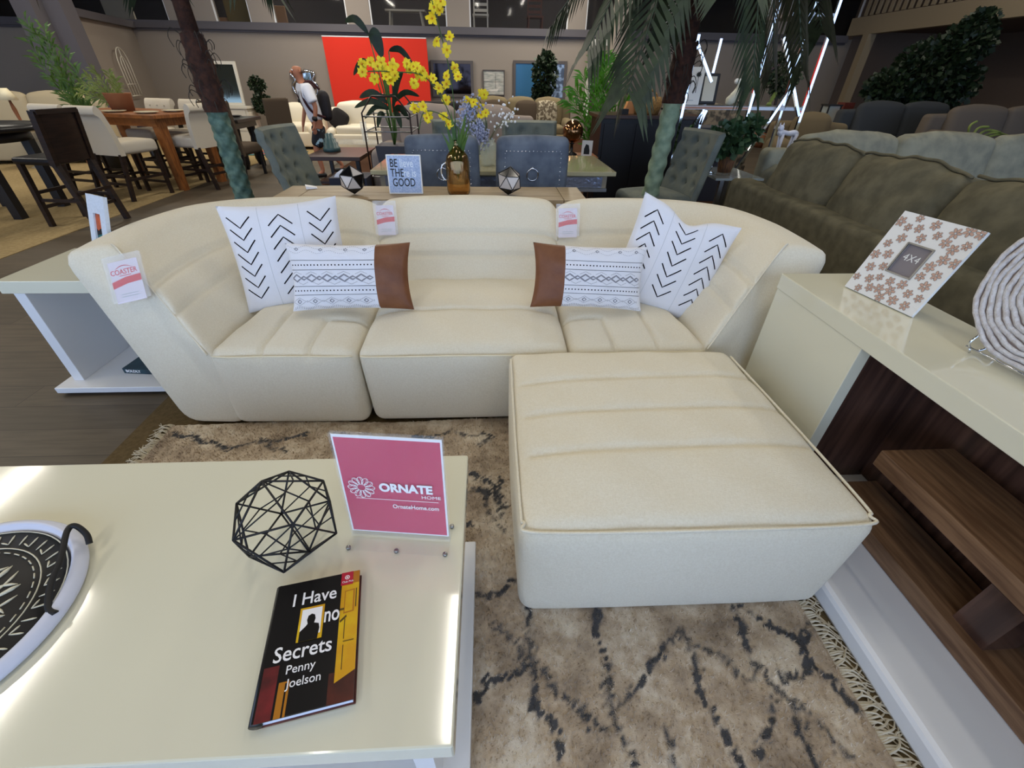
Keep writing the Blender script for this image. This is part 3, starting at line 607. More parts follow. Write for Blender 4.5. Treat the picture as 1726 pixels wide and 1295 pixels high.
# ------------------------------------------------------------------ throw pillows
m_pil = mat('white_cotton', (226, 226, 230), .9, spec=.15, bump=.15, bscale=500); m_ink = mat('black_thread', (24, 22, 26), .9, spec=.1)
m_gry = mat('grey_thread', (138, 138, 144), .9, spec=.1); m_lea = mat('brown_leather', (122, 76, 44), .5, col2=(108, 64, 36), scale=14, bump=.12, bscale=90)
m_seam = mat('seam_grey', (186, 190, 192), .9)
def pillow(name, label, cat, cen, W, H_, T, rot, group, draw, split=None, chop=0, bend=0):
    from mathutils import Euler
    t = thing(name, label, cat, cen, rot=rot, group=group); Mt = MW[t.name]
    def S(u, v, side=-1, off=0):
        e = (max(0, 1-u*u)**.5)*(max(0, 1-v*v)**.5); x = W/2*u*(1-.07*(1-v*v)*abs(u)); z = H_/2*v*(1-.08*(1-u*u)*abs(v))
        if chop: z -= chop*max(0, v)**3*exp(-(u/.33)**2)*H_; 
        ww = .004*sin(9*u+3*v)*sin(7*v-2*u)*e
        y = side*(T/2*e**.85+ww*side+off)-bend*(u*u+.6*v*v)*-1
        return Mt @ Vector((x, y, z))
    n = 40
    def half(lo, hi, m_, nu): 
        b.grid(lambda s, q: S(lo+(hi-lo)*s, -1+2*q, -1), nu, n, m_); b.grid(lambda s, q: S(lo+(hi-lo)*s, -1+2*q, 1), nu, n, m_)
    b = MB()
    if split is None: half(-1, 1, m_pil, n); b.v = b.v
    elif split > 0: half(-1, split, m_pil, 32)
    else: half(split, 1, m_pil, 32)
    def strip(pts, wd, m_, closed=False):
        P = []
        for (u0, v0), (u1, v1) in zip(pts[:-1], pts[1:]):
            k = max(1, int(max(abs(u1-u0), abs(v1-v0))/.045))
            P += [(u0+(u1-u0)*i/k, v0+(v1-v0)*i/k) for i in range(k)]
        P.append(pts[-1]); vs = []; 
        for i, (u, v) in enumerate(P):
            a, c = P[max(i-1, 0)], P[min(i+1, len(P)-1)]; dx, dy = (c[0]-a[0])*W, (c[1]-a[1])*H_; l = sqrt(dx*dx+dy*dy)+1e-9
            nx_, ny_ = -dy/l*wd/W, dx/l*wd/H_
            vs += [S(max(-1, min(1, u+nx_)), max(-1, min(1, v+ny_)), -1, .0011), S(max(-1, min(1, u-nx_)), max(-1, min(1, v-ny_)), -1, .0011)]
        b.add(vs, [(2*i, 2*i+2, 2*i+3, 2*i+1) for i in range(len(P)-1)], m_)
    def dot(u, v, ru, m_=m_ink): b.add([S(u+ru/W*cos(a)*1.0, v+ru/H_*sin(a), -1, .0011) for a in [2*pi*k/6 for k in range(6)]], [tuple(range(6))], m_)
    draw(strip, dot)
    b.build('cover', t)
    if split is not None:
        b = MB(); half(*((split, 1) if split > 0 else (-1, split)), m_lea, 12)
        b.build('leather_panel', t, label='brown leather end panel')
    return t
def chev_draw(up):
    def d(strip, dot):
        for c, sgn in ((-.68, up), (0, -up), (.68, up)):
            for k in range(-4, 5):
                v = k*.222+.02
                if abs(v) > .86: continue
                strip([(c-.2, v+.13*sgn*-1), (c, v+.0), (c+.2, v-.13*sgn)] if 0 else [(c-.2, v+.105*sgn), (c, v-.105*sgn), (c+.2, v+.105*sgn)], .0060, m_ink)
        for c in (-.34, .34): strip([(c, -.97), (c, .97)], .0016, m_seam)
    return d
def lumbar_draw(side):  # side: +1 leather at +u
    u0, u1 = (-.96, .45) if side > 0 else (-.45, .96)
    def d(strip, dot):
        for v in (.50, .22, -.26, -.52): strip([(u0, v), (u1, v)], .0020, m_ink)
        for v in (.36, -.39):
            u = u0+.03
            while u < u1-.01: dot(u, v, .0072); u += .058
        P = []; k = 0; u = u0
        while u < u1-.04:
            wd = .14 if k % 2 == 0 else .08; h = .10 if k % 2 == 0 else .05; e = min(u+wd*1.25, u1); mm_ = (u+e)/2
            strip([(u, -.02), (mm_, -.02+h), (e, -.02), (mm_, -.02-h), (u, -.02)], .0068, m_gry)
            if k % 2 == 0:
                for j in range(-5, 6):
                    if u0 < mm_+j*.018 < u1: dot(mm_+j*.018, .165-abs(j)*.014, .0028); dot(min(u1, mm_+.11)+j*.018 if mm_+.11+j*.018 < u1 else mm_, -.205+abs(j)*.014, .0028)
            u = e; k += 1
        u = u0+.1; 
        while u < u1-.02:
            strip([(u-.035, -.72), (u, -.66), (u+.035, -.72), (u, -.78), (u-.035, -.72)], .005, m_gry)
            for j in range(-8, 9):
                if u0 < u+j*.0165 < u1: dot(u+j*.0165, -.60-abs(j)*.017, .0028); dot(u+j*.0165, -.84+abs(j)*.017, .0028)
            u += .28
        for r_, ph_ in ((-.90, 0), (-.94, .02), (.76, 0), (.90, 0)):
            u = u0+.02
            while u < u1: dot(u, r_+(.03*sin(u*20) if r_ < 0 else .05*sin(u*17)), .0032 if r_ < 0 else .0026); u += .03
        for uu in (u0+.15, u0+.55, u0+.95, u0+1.25):
            if uu < u1-.05: strip([(uu-.03, .83), (uu, .87), (uu+.03, .83), (uu, .79), (uu-.03, .83)], .004, m_gry)
    return d
pillow('throw_pillow', 'square white pillow with black chevrons in the left corner of the sofa', 'pillow', (-.975, 2.12, .66), .53, .50, .13, (R(-17), R(-2), R(15)), 'chevron throw pillows', chev_draw(1), bend=.02)
pillow('throw_pillow', 'tilted white chevron pillow with a dented top in the right sofa corner', 'pillow', (.90, 2.06, .645), .50, .51, .13, (R(-20), R(16), R(-14)), 'chevron throw pillows', chev_draw(-1), chop=.10)
pillow('lumbar_pillow', 'patterned lumbar pillow with a brown leather right end, on the left of the sofa', 'pillow', (-.645, 1.935, .62), .56, .305, .12, (R(-22), R(0), R(1)), 'lumbar throw pillows', lumbar_draw(1), split=.45)
pillow('lumbar_pillow', 'patterned lumbar pillow with a brown leather left end, on the right of the sofa', 'pillow', (.465, 1.94, .612), .54, .30, .12, (R(-22), R(1.5), R(-3)), 'lumbar throw pillows', lumbar_draw(-1), split=-.45)
# hang tags
m_plastic = mat('clear_plastic_sleeve', (240, 240, 240), .12, alpha=.22, spec=.9); m_tag = mat('tag_card', (226, 218, 226), .5); m_tred = mat('tag_red', (214, 28, 34), .5)
def hang_tag(label, M, W, H_, o):
    t = thing('hang_tag', label, 'tag', tuple(M @ Vector((W/2, H_/2, 0))), group='maker tags on the sofa')
    onM(M)(0, W, 0, H_, 0, .0012, m_tag).build('card', t)
    y0, y1, yb = H_*.36, H_*.52, H_*.10
    flat(t, M, [([(0, y0), (W*.5, y0+yb*.8), (W, y0+yb), (W, y1+yb), (W*.5, y1+yb*.8), (0, y1)], m_tred), (rect(W*.2, W*.8, H_*.13, H_*.15), m_seam), (rect(W*.2, W*.8, H_*.19, H_*.21), m_seam)], 'red_band', z=.0013)
    text('COASTER', W*.225, M @ Matrix.Translation((W*.02, H_*.68, .0014)), m_tred, t, off=.0003, sx=.92)
    P = [M @ Vector((W*(.2+.6*s), H_*(.81+.07*sin(pi*s)), .0018)) for s in [i/10 for i in range(11)]]
    MB().tube(P, [.0004+.0012*sin(pi*i/10) for i in range(11)], m_tred, 6).build('arc_mark', t)
    flat(t, M, [(rect(W*.3, W*.7, H_*.635, H_*.65), m_tred)], 'small_print', z=.0013)
    b = MB(); w2, h2 = W*1.28, H_*1.12
    def g(sgn): return lambda s, q: M @ Vector((W/2+(s-.5)*w2, H_/2+(q-.42)*h2, sgn*(.003+.004*sin(pi*s)*sin(pi*q))+.0016*sin(17*s+5*q)*sin(13*q)))
    b.grid(g(1), 12, 14, m_plastic); b.grid(g(-1), 12, 14, m_plastic); b.build('plastic_sleeve', t)
hang_tag('maker tag in plastic draped over the left arm of the sofa', frame((-1.507, 1.672, .612), (.95, .03, .20), (-.30, .50, .80)) , .125, .165, 0)
hang_tag('maker tag hanging over the seam between left and middle sofa backs', frame((-.622, 2.465, .655), (1, .0, .02), (.03, .30, .98)), .098, .155, 0)
hang_tag('maker tag hanging over the seam between middle and right sofa backs', frame((.39, 2.455, .645), (1, -.02, .03), (-.0, .30, .98)), .104, .155, 0)
# ------------------------------------------------------------------ console right
m_brown_gl = mat('dark_brown_lacquer', (92, 66, 54), .2, col2=(60, 42, 36), scale=5, stretch=(6, 6, .4))
m_shelfw = mat('shelf_wood', (132, 100, 72), .5, col2=(96, 68, 46), scale=7, stretch=(9, .8, 9))
t = thing('media_console', 'white gloss console with brown wood shelves at the right edge', 'console', (1.33, .4, 0))
MB().bx(1.165, 1.53, -1.6, 1.6, .70, .76, m_white_gloss).build('table_top', t, bevel=.003)
MB().bx(1.17, 1.212, 1.115, 1.598, .085, .699, m_white_gloss).bx(1.205, 1.50, 1.57, 1.598, .085, .699, m_white_gloss).build('end_panel', t, bevel=.002)
MB().bx(1.212, 1.50, 1.14, 1.165, .085, .699, m_brown_gl).build('inner_side', t)
MB().bx(1.50, 1.525, -1.6, 1.6, .085, .699, m_brown_gl).build('back_panel', t)
MB().bx(1.22, 1.46, -1.4, .92, .385, .445, m_shelfw).build('shelf', t, bevel=.003)
MB().bx(1.27, 1.46, -1.4, 1.05, .085, .15, m_shelfw).build('shelf', t, bevel=.003)
MB().bx(1.29, 1.44, .40, .46, .325, .384, m_shelfw).bx(1.30, 1.40, .46, .55, .15, .32, m_brown_gl).build('divider', t)
MB().bx(1.045, 1.53, -1.6, 1.66, .0, .082, m_white_side).build('plinth', t, bevel=.018)
# 4x4 frame
F0 = Vector((1.325, 1.46, .764)); F1 = Vector((1.372, 1.205, .764)); ex = (F1-F0).normalized(); nb = Vector((-ex.y, ex.x, 0)).normalized()
if nb.x < 0: nb = -nb
ey = (Vector((0, 0, 1))*.93+nb*.36).normalized(); M = frame(F0, ex, ey); FW, FH = (F1-F0).length, .285
t = thing('picture_frame', 'white picture frame with copper flowers and a 4X4 insert on the console', 'picture frame', tuple(F0+ex*FW/2))
m_cop = mat('copper_flower', (196, 160, 142), .4, metal=.15); m_frw = mat('frame_white', (232, 230, 224), .5); m_ins = mat('insert_grey', (128, 120, 122), .35)
zf = M.to_3x3() @ Vector((0, 0, 1)); sg = 1 if zf.x < 0 else -1
b = MB(); iw, ih = .085, .10; ix, iy = FW*.5-iw/2, FH*.5-ih/2+.005
for r_ in (rect(0, ix, 0, FH), rect(ix+iw, FW, 0, FH), rect(ix, ix+iw, 0, iy), rect(ix, ix+iw, iy+ih, FH)):
    xs = [p[0] for p in r_]; ys = [p[1] for p in r_]; b.box(((min(xs)+max(xs))/2, (min(ys)+max(ys))/2, -.006*sg), (max(xs)-min(xs), max(ys)-min(ys), .012), m_frw, M=M)
b.build('frame_border', t)
onM(M)(ix, ix+iw, iy, iy+ih, -.009*sg-.002, -.009*sg+.002, m_ins).build('insert_card', t)
b = MB()
for x_, y_, w_, h_ in ((ix, iy, iw, .003), (ix, iy+ih, iw, .003), (ix, iy, .003, ih), (ix+iw, iy, .003, ih)): b.box((x_+(w_ if w_ > .01 else 0)/2, y_+(h_ if h_ > .01 else 0)/2, .0005*sg), (w_+.002, h_+.002, .005), m_steel, M=M)
b.build('inner_bezel', t)
r4 = random.Random(11); b = MB(); pts = []
for _ in range(900):
    x_, y_ = r4.uniform(.01, FW-.01), r4.uniform(.01, FH-.01)
    if ix-.016 < x_ < ix+iw+.016 and iy-.016 < y_ < iy+ih+.016: continue
    if any((x_-a)**2+(y_-c)**2 < .031**2 for a, c in pts): continue
    pts.append((x_, y_)); a0 = r4.uniform(0, 6); rr = r4.uniform(.0135, .018)
    for k in range(6):
        a = a0+k*pi/3
        P = []
        for j in range(10):
            th = 2*pi*j/10; q_ = Vector((rr*.58+rr*.42*cos(th), rr*.24*sin(th), 0)); q_ = Matrix.Rotation(a, 3, 'Z') @ q_
            xx, yy = x_+q_.x, y_+q_.y
            P.append(M @ Vector((min(FW-.001, max(.001, xx)), min(FH-.001, max(.001, yy)), .0008*sg)))
        b.tube(P, .0006, m_steel, 4, closed=True); b.add([p-zf*0 for p in P], [tuple(range(10))], m_cop)
    b.ball(tuple(M @ Vector((x_, y_, .002*sg))), .0022, m_frw, 6)
b.build('flower_relief', t)
MM = M if sg > 0 else M @ Matrix.Rotation(pi, 4, 'Y')
off_ = Matrix.Translation((ix+.012, iy+.048, .0)) if sg > 0 else Matrix.Translation((-(ix+iw)+.012, iy+.048, 0))
text('4X4', .032, MM @ off_ @ Matrix.Translation((0, 0, -.006)), m_frw, t, sx=1.0)
MB().hexa([tuple(Vector(p)) for p in [F0+ex*.09+nb*.02, F0+ex*.16+nb*.02, F0+ex*.16+nb*.10, F0+ex*.09+nb*.10]]+[tuple(F0+ex*.10+nb*.085+Vector((0, 0, .2))), tuple(F0+ex*.15+nb*.085+Vector((0, 0, .2))), tuple(F0+ex*.15+nb*.105+Vector((0, 0, .2))), tuple(F0+ex*.10+nb*.105+Vector((0, 0, .2)))], m_black).build('easel_back', t)
# woven disc on stand
DC = Vector((1.425, .885, .985)); t = thing('woven_disc', 'round white woven rope disc leaning on a wire stand on the console', 'ornament', (1.42, .885, .76))
m_rope = mat('white_rope', (214, 212, 212), .85, col2=(196, 190, 188), scale=70, bump=.5, bscale=160); m_tand = mat('groove_taupe', (168, 150, 140), .9)
nx_ = Vector((-.97, -.12, .25)).normalized(); ux = Vector((.1, -1, 0)); ux = (ux-nx_*ux.dot(nx_)).normalized(); uy = nx_.cross(ux).normalized()
if uy.z < 0: uy = -uy
b = MB(); b.add([DC+(ux*cos(a)+uy*sin(a))*.205-nx_*.014 for a in [2*pi*k/48 for k in range(48)]]+[DC+(ux*cos(a)+uy*sin(a))*.205+nx_*.002 for a in [2*pi*k/48 for k in range(48)]],
      [tuple(range(48)), tuple(range(48, 96))]+[(i, (i+1) % 48, 48+(i+1) % 48, 48+i) for i in range(48)], m_tand); b.build('backing', t)
b = MB()
for k in range(14):
    r0 = .206-k*.0148; n = 64
    b.tube([DC+(ux*cos(2*pi*i/n)+uy*sin(2*pi*i/n))*(r0+.0022*sin(2*pi*i/n*(9+k % 3)+k)+.0012*(i % 2))+nx_*.004 for i in range(n)], .0070, m_rope, 6, closed=True)
b.build('rope_coils', t)
b = MB(); bt = DC-uy*.21
for s_ in (-1, 1):
    P = catmull([bt+ux*s_*.10+nx_*.03+uy*.035, bt+ux*s_*.10+nx_*.035+uy*.005, bt+ux*s_*.10-nx_*.02-uy*.008, Vector((bt.x+.06, (bt+ux*s_*.10).y, .80)), Vector((bt.x+.075, (bt+ux*s_*.10).y, .766))], 5); b.tube(P, .003, m_chrome, 6)
b.tube([bt+ux*-.11+nx_*.02-uy*.004, bt+ux*.11+nx_*.02-uy*.004], .003, m_chrome, 6)
b.tube([Vector((bt.x+.075, .78, .766)), Vector((bt.x+.075, .99, .766))], .003, m_chrome, 6); b.tube([bt+ux*-.1+nx_*.02-uy*.006, Vector((bt.x-.02, (bt-ux*.1).y, .765))], .003, m_chrome, 6); b.tube([bt+ux*.1+nx_*.02-uy*.006, Vector((bt.x-.02, (bt+ux*.1).y, .765))], .003, m_chrome, 6)
b.build('wire_stand', t)
# ------------------------------------------------------------------ end table left
t = thing('end_table', 'white lacquer end table with an open front left of the sofa', 'end table', (-1.99, 2.15, 0))
MB().bx(-2.245, -1.745, 1.95, 2.42, .54, .60, m_white_gloss).build('table_top', t, bevel=.003)
MB().bx(-2.20, -2.15, 1.955, 2.40, .05, .54, m_white_side).build('side_panel', t, bevel=.002)
MB().bx(-2.15, -1.62, 2.36, 2.40, .05, .54, m_white_side).build('back_panel', t)
MB().bx(-2.25, -1.50, 1.885, 2.44, .018, .05, m_white_side).build('bottom_shelf', t, bevel=.003)
MB().bx(-2.2, -1.56, 1.94, 2.40, 0, .018, m_darkwood).build('plinth', t)
M = frame((-1.985, 2.02, .052), (.96, -.10, 0), (.28, .96, 0)); t = thing('hardcover_book', 'teal hardcover book with white lettering on the bottom shelf of the end table', 'book', (-1.85, 2.12, .05))
m_teal = mat('book_teal', (34, 66, 76), .4, col2=(24, 46, 56), scale=14); b_ = onM(M)
b_(.004, .326, .003, .222, .004, .026, m_page).build('page_block', t); b_(0, .33, 0, .225, 0, .004, m_teal).build('back_cover', t); b_(0, .33, 0, .225, .026, .03, m_teal).build('front_cover', t)
b_(0, .33, -.004, .0, 0, .03, m_teal).build('spine', t)
text('RUN', .06, M @ Matrix.Translation((.05, .135, .0305)), m_bw, t, off=.001); text('GR', .06, M @ Matrix.Translation((.09, .075, .0305)), m_bw, t, off=.001); text('BOLDLY', .022, M @ Matrix.Translation((.015, -.0045, .008)) @ Matrix.Rotation(pi/2, 4, 'X'), m_bw, t, off=.0006)
# frame on the end table
M = frame((-1.925, 2.14, .603), (.86, -.5, 0), (.16, .28, .95)); t = thing('picture_frame', 'white embossed frame with a sunset sea picture standing on the end table', 'picture frame', (-1.91, 2.1, .60)); b_ = onM(M)
m_prl = mat('pearl_white', (214, 222, 232), .35, bump=.5, bscale=70); m_suns = mat('sunset_orange', (214, 96, 40), .5, col2=(120, 70, 60), scale=16); m_sea = mat('sea_teal', (24, 120, 120), .5, col2=(30, 40, 52), scale=14)
b = MB()
for x0, x1, y0, y1 in ((0, .045, 0, .33), (.105, .15, 0, .33), (.045, .105, 0, .075), (.045, .105, .25, .33)): b.box(((x0+x1)/2, (y0+y1)/2, 0), (x1-x0, y1-y0, .016), m_prl, M=M)
b.build('frame_border', t)
flat(t, M, [(rect(.045, .105, .16, .25), m_suns), (rect(.045, .105, .075, .16), m_sea), ([(.045, .15), (.105, .165), (.105, .18), (.08, .185), (.06, .172), (.045, .18)], m_black)], 'picture', z=.0)
MB().hexa([M @ Vector(p) for p in ((.05, .0, -.01), (.1, 0, -.01), (.1, 0, -.09), (.05, 0, -.09), (.06, .2, -.01), (.09, .2, -.01), (.09, .2, -.03), (.06, .2, -.03))], m_black).build('easel_back', t)
# ------------------------------------------------------------------ plank dining table behind the sofa and the things on it
t = thing('dining_table', 'washed oak plank table with breadboard ends directly behind the cream sofa', 'table', (-.36, 3.06, 0))
b = MB()
for i in range(4): b.bx(-1.19, .47, 2.855+i*.10, 2.855+i*.10+.096, .715, .76, m_oak)
b.bx(-1.345, -1.194, 2.855, 3.25, .715, .76, m_oak).bx(.474, .62, 2.855, 3.25, .715, .76, m_oak)
b.build('table_top', t, bevel=.002); MB().bx(-1.25, .52, 2.9, 3.2, .63, .714, m_oak).build('apron', t)
for x, y in ((-1.26, 2.92), (.54, 2.92), (-1.26, 3.18), (.54, 3.18)): MB().box((x, y, .357), (.07, .07, .714), m_oak).build('leg', t, bevel=.004)
def terrarium(x, y, rz, label):
    t = thing('geometric_terrarium', label, 'ornament', (x, y, .761), group='black and silver geometric ornaments on the plank table')
    V = []
    for s1 in (-1, 1):
        for s2 in (-1, 1): V += [Vector((0, s1, s2*ph)), Vector((s1, s2*ph, 0)), Vector((s2*ph, 0, s1))]
    Mr = Matrix.Rotation(rz, 3, 'Z') @ Matrix.Rotation(R(37.4), 3, 'X'); V = [Mr @ v*.044 for v in V]; zm = min(v.z for v in V)
    V = [v+Vector((x, y, .763-zm)) for v in V]; c = sum(V, Vector())/12
    E_ = [(i, j) for i in range(12) for j in range(i) if (V[i]-V[j]).length < .093]
    b = MB()
    for i, j in E_: b.tube([V[i], V[j]], .0024, m_black, 5)
    b.build('wire_frame', t)
    F_ = [(i, j, k) for i in range(12) for j in range(i) for k in range(j) if (i, j) in E_ and (i, k) in E_ and (j, k) in E_]
    m_mir = mat('antique_mirror', (200, 190, 180), .3, metal=.1); m_blk = mat('black_mirror', (12, 12, 13), .12)
    b = MB(); b2 = MB()
    for n_, (i, j, k) in enumerate(sorted(F_, key=lambda f: -sum(V[q_].z for q_ in f))):
        tri = [c+(V[q_]-c)*.985 for q_ in (i, j, k)]
        tri2 = [c+(V[q_]-c)*.95 for q_ in (i, j, k)]
        (b2 if n_ % 2 else b).add(tri+tri2, [(0, 1, 2), (5, 4, 3), (0, 3, 4, 1), (1, 4, 5, 2), (2, 5, 3, 0)], m_blk if n_ % 2 else m_mir, False)
    b.build('silver_facets', t); b2.build('black_facets', t)
terrarium(-.86, 2.985, R(20), 'black wire ornament with silver triangles left of the lettered plaque')
terrarium(.13, 2.985, R(52), 'black wire ornament with silver triangles right of the amber vase')
# lettered plaque
M = frame((-.643, 3.0, .762), (1, .0, 0), (0, .16, 1)); t = thing('lettered_plaque', 'small silver plaque with black and white lettering on the plank table', 'sign', (-.54, 3.0, .76)); b_ = onM(M)
m_sil = mat('silver_glitter', (150, 172, 208), .35, col2=(190, 204, 230), scale=120, bump=.6, bscale=200); m_fade = mat('pale_letter', (222, 230, 240), .5)
b_(0, .215, 0, .225, -.025, 0, m_frw).build('block', t, bevel=.003); flat(t, M, [(rect(.007, .208, .007, .218), m_sil)], 'glitter_face', z=.0005)
for s_, x, y, m_ in (('BE', .02, .155, m_black), ('lieve', .082, .155, m_fade), ('THE', .02, .10, m_black), ('re is', .10, .10, m_fade), ('GOOD', .028, .045, m_black)):
    text(s_, .066, M @ Matrix.Translation((x, y, .0015)), m_, t, sx=.70, off=.0006)
M = Matrix.Translation((-1.19, 3.15, .762)) @ Matrix.Rotation(.4, 4, 'Z')
tag(MB().hexa([M @ Vector(p) for p in ((-.03, -.02, 0), (.04, -.02, 0), (.04, .03, 0), (-.03, .03, 0), (-.03, -.02, .018), (.03, -.02, .008), (.04, .03, .006), (-.03, .03, .022))], m_bw).build('folded_card'), 'small folded white card on the left end of the plank table', 'card')
# amber vase with orchids
t = thing('amber_vase', 'amber glass bottle vase with a side handle on the plank table', 'vase', (-.195, 2.99, .761))
m_amb = mat('amber_glass', (234, 204, 156), .04, trans=1, ior=1.2, spec=.9)
m_amb.node_tree.nodes['Principled BSDF'].inputs['Metallic'].default_value = .1
MB().lathe([(.001, 0), (.062, 0), (.070, .012), (.074, .03), (.074, .19), (.066, .225), (.045, .252), (.026, .275), (.022, .30), (.027, .312), (.023, .312), (.019, .30), (.023, .275), (.042, .25), (.062, .222), (.070, .19), (.070, .03), (.058, .008), (.001, .006)], m_amb, (-.195, 2.99, .761), 32).build('bottle', t)
P = [Vector((-.195-.068-.035*sin(pi*i/8), 2.97, .90+.05*cos(pi*i/8))) for i in range(9)]; MB().tube(P, .006, m_chrome, 8).build('handle', t, label='clear round side handle')
m_yel = mat('yellow_petal', (236, 214, 30), .6, col2=(222, 190, 16), scale=30); m_stem = mat('green_stem', (58, 84, 36), .6)
def orchid(path, n, name, label, seed, size=.026):
    r3 = random.Random(seed); t = thing(name, label, 'flower', tuple(path[0])); P = catmull(path, 8); MB().tube(P, .0028, m_stem, 6).build('stem', t)
    b = MB()
    for k in range(n):
        s_ = P[int(len(P)*(.42+.57*k/n))]; c = s_+Vector((r3.uniform(-.045, .045), r3.uniform(-.03, .03), r3.uniform(-.045, .04))); b.tube([s_, c], .001, m_stem, 3)
        a0 = r3.uniform(0, 6); tl = Matrix.Rotation(r3.uniform(.9, 1.9), 3, 'X') @ Matrix.Rotation(r3.uniform(-.6, .6), 3, 'Y')
        for q_ in range(5):
            a = a0+q_*2*pi/5; sz = size*r3.uniform(.8, 1.2)
            vs = [c+tl @ (Matrix.Rotation(a, 3, 'Z') @ Vector(p)*sz) for p in ((0, 0, 0), (.45, .42, .2*r3.random()), (.95, .46*r3.uniform(.5, 1.2), -.1+.3*r3.random()), (1.1*r3.uniform(.7, 1.2), 0, -.15), (.95, -.46*r3.uniform(.5, 1.2), -.1+.3*r3.random()), (.45, -.42, .2*r3.random()), (.6, 0, .25))]
            b.add(vs, [(0, 1, 6), (1, 2, 6), (2, 3, 6), (3, 4, 6), (4, 5, 6), (5, 0, 6)], m_yel)
        b.ball(c+Vector((0, -.004, 0)), size*.22, mat('orchid_heart', (196, 130, 10), .6), 6)
    b.build('blossoms', t); return t
v0 = Vector((-.195, 2.99, 1.05))
orchid([v0-Vector((0, 0, .2)), v0+Vector((.0, 0, .12)), v0+Vector((-.02, 0, .38)), Vector((-.30, 2.95, 1.78)), Vector((-.37, 2.93, 1.81))][:4]+[Vector((-.27, 2.9, 1.68))], 20, 'orchid_spray', 'tallest yellow orchid spray, rising from the amber vase', 1)
orchid([v0-Vector((0, 0, .2)), v0+Vector((-.02, 0, .12)), v0+Vector((-.14, -.03, .32)), Vector((-.48, 2.9, 1.40)), Vector((-.66, 2.88, 1.40))], 24, 'orchid_spray', 'yellow orchid spray from the amber vase arching to the left', 2)
orchid([v0-Vector((0, 0, .2)), v0+Vector((.02, 0, .05)), v0+Vector((-.05, -.03, .14)), Vector((-.36, 2.92, 1.22)), Vector((-.40, 2.9, 1.13))], 6, 'orchid_spray', 'short drooping yellow orchid spray at the left of the amber vase', 3)
orchid([Vector((.0, 4.15, .86)), Vector((-.02, 4.12, 1.1)), Vector((-.08, 4.1, 1.25)), Vector((-.16, 4.08, 1.2))], 9, 'orchid_spray', 'yellow flower spray in the clear cut glass jar', 4, .03)
b = MB()
for k in range(9):
    a = -2.2+k*.28; tip = Vector((-.195+.09*cos(a*1.7+1), 2.97-.02, 1.12+.14*((k*7) % 5)/5)); base = Vector((-.195, 2.99, .86)); md = (base+tip)/2+Vector((.0, 0, .05)); w_ = Vector((.011, .004, 0))
    b.add([base-w_*.4, base+w_*.4, md-w_, md+w_, tip], [(0, 1, 3, 2), (2, 3, 4)], m_leafm)
tag(b.build('orchid_leaves'), 'green orchid leaves bunched in the neck of the amber vase', 'leaves')
# ------------------------------------------------------------------ mirrored dining table and jar
m_champ = mat('champagne_top', (176, 168, 134), .12, coat=.5); m_champd = mat('champagne_wood', (150, 138, 116), .35); m_mirr = mat('blue_mirror_panel', (150, 162, 190), .15, metal=.7, bump=.4, bscale=40)
t = thing('mirrored_dining_table', 'champagne dining table with mirrored apron behind the plank table', 'table', (.05, 4.33, 0))
MB().bx(-.96, 1.06, 3.87, 4.79, .725, .76, m_champ).build('table_top', t, bevel=.006)
MB().bx(-.90, 1.0, 3.93, 4.73, .61, .724, m_champd).build('apron', t)
MB().bx(-.86, .96, 3.922, 3.931, .63, .71, m_mirr).build('mirror_strip', t)
MB().bx(-.90, 1.0, 3.90, 3.93, .60, .625, m_steel).build('metal_trim', t)
for x in (-.55, .72): MB().bx(x-.1, x+.1, 4.15, 4.5, .05, .61, m_champd).build('pedestal', t, bevel=.006)
MB().bx(-.7, .88, 4.1, 4.55, .006, .05, m_champd).build('base', t)
m_cut = mat('cut_glass', (214, 220, 206), .08, alpha=.4, spec=.9, bump=1, bscale=60)
t = thing('glass_jar', 'clear cut glass jar holding flowers on the mirrored dining table', 'vase', (.0, 4.15, .76))
MB().lathe([(.001, 0), (.066, 0), (.072, .02), (.072, .15), (.062, .172), (.05, .18), (.054, .20), (.048, .20), (.046, .18), (.058, .168), (.066, .15), (.066, .02), (.001, .01)], m_cut, (0, 4.15, .761), 24).build('jar', t)
m_lil = mat('pale_lilac_flower', (168, 172, 196), .7)
def florets(cs, n, r0, name, label, seed, m_=m_lil):
    r3 = random.Random(seed); b = MB()
    for _ in range(n):
        c = Vector(r3.choice(cs)); p = c+Vector((r3.gauss(0, r0), r3.gauss(0, r0*.6), r3.gauss(0, r0*1.1))); s_ = r3.uniform(.006, .011)
        b.ball(p, s_, m_, 5)
        if r3.random() < .15: b.tube([Vector((.0, 4.15, .93)), (p+Vector((.0, 4.15, .93)))/2+Vector((0, 0, .03)), p], .0015, m_stem, 3)
    return tag(b.build(name), label, 'flower')
florets([(-.17, 4.1, 1.16), (-.12, 4.1, 1.20), (-.2, 4.1, 1.1)], 220, .034, 'lilac_spray', 'pale lilac blossom spray at the upper left of the glass jar', 8)
florets([(-.06, 4.05, 1.02), (-.10, 4.05, 1.06), (-.05, 4.05, .97)], 200, .03, 'lilac_spray', 'pale lilac blossom spray hanging low over the glass jar', 9)
florets([(.10, 4.15, 1.10), (.16, 4.15, 1.16)], 60, .05, 'white_spray', 'sparse white blossom twigs at the right of the glass jar', 10, m_bw)
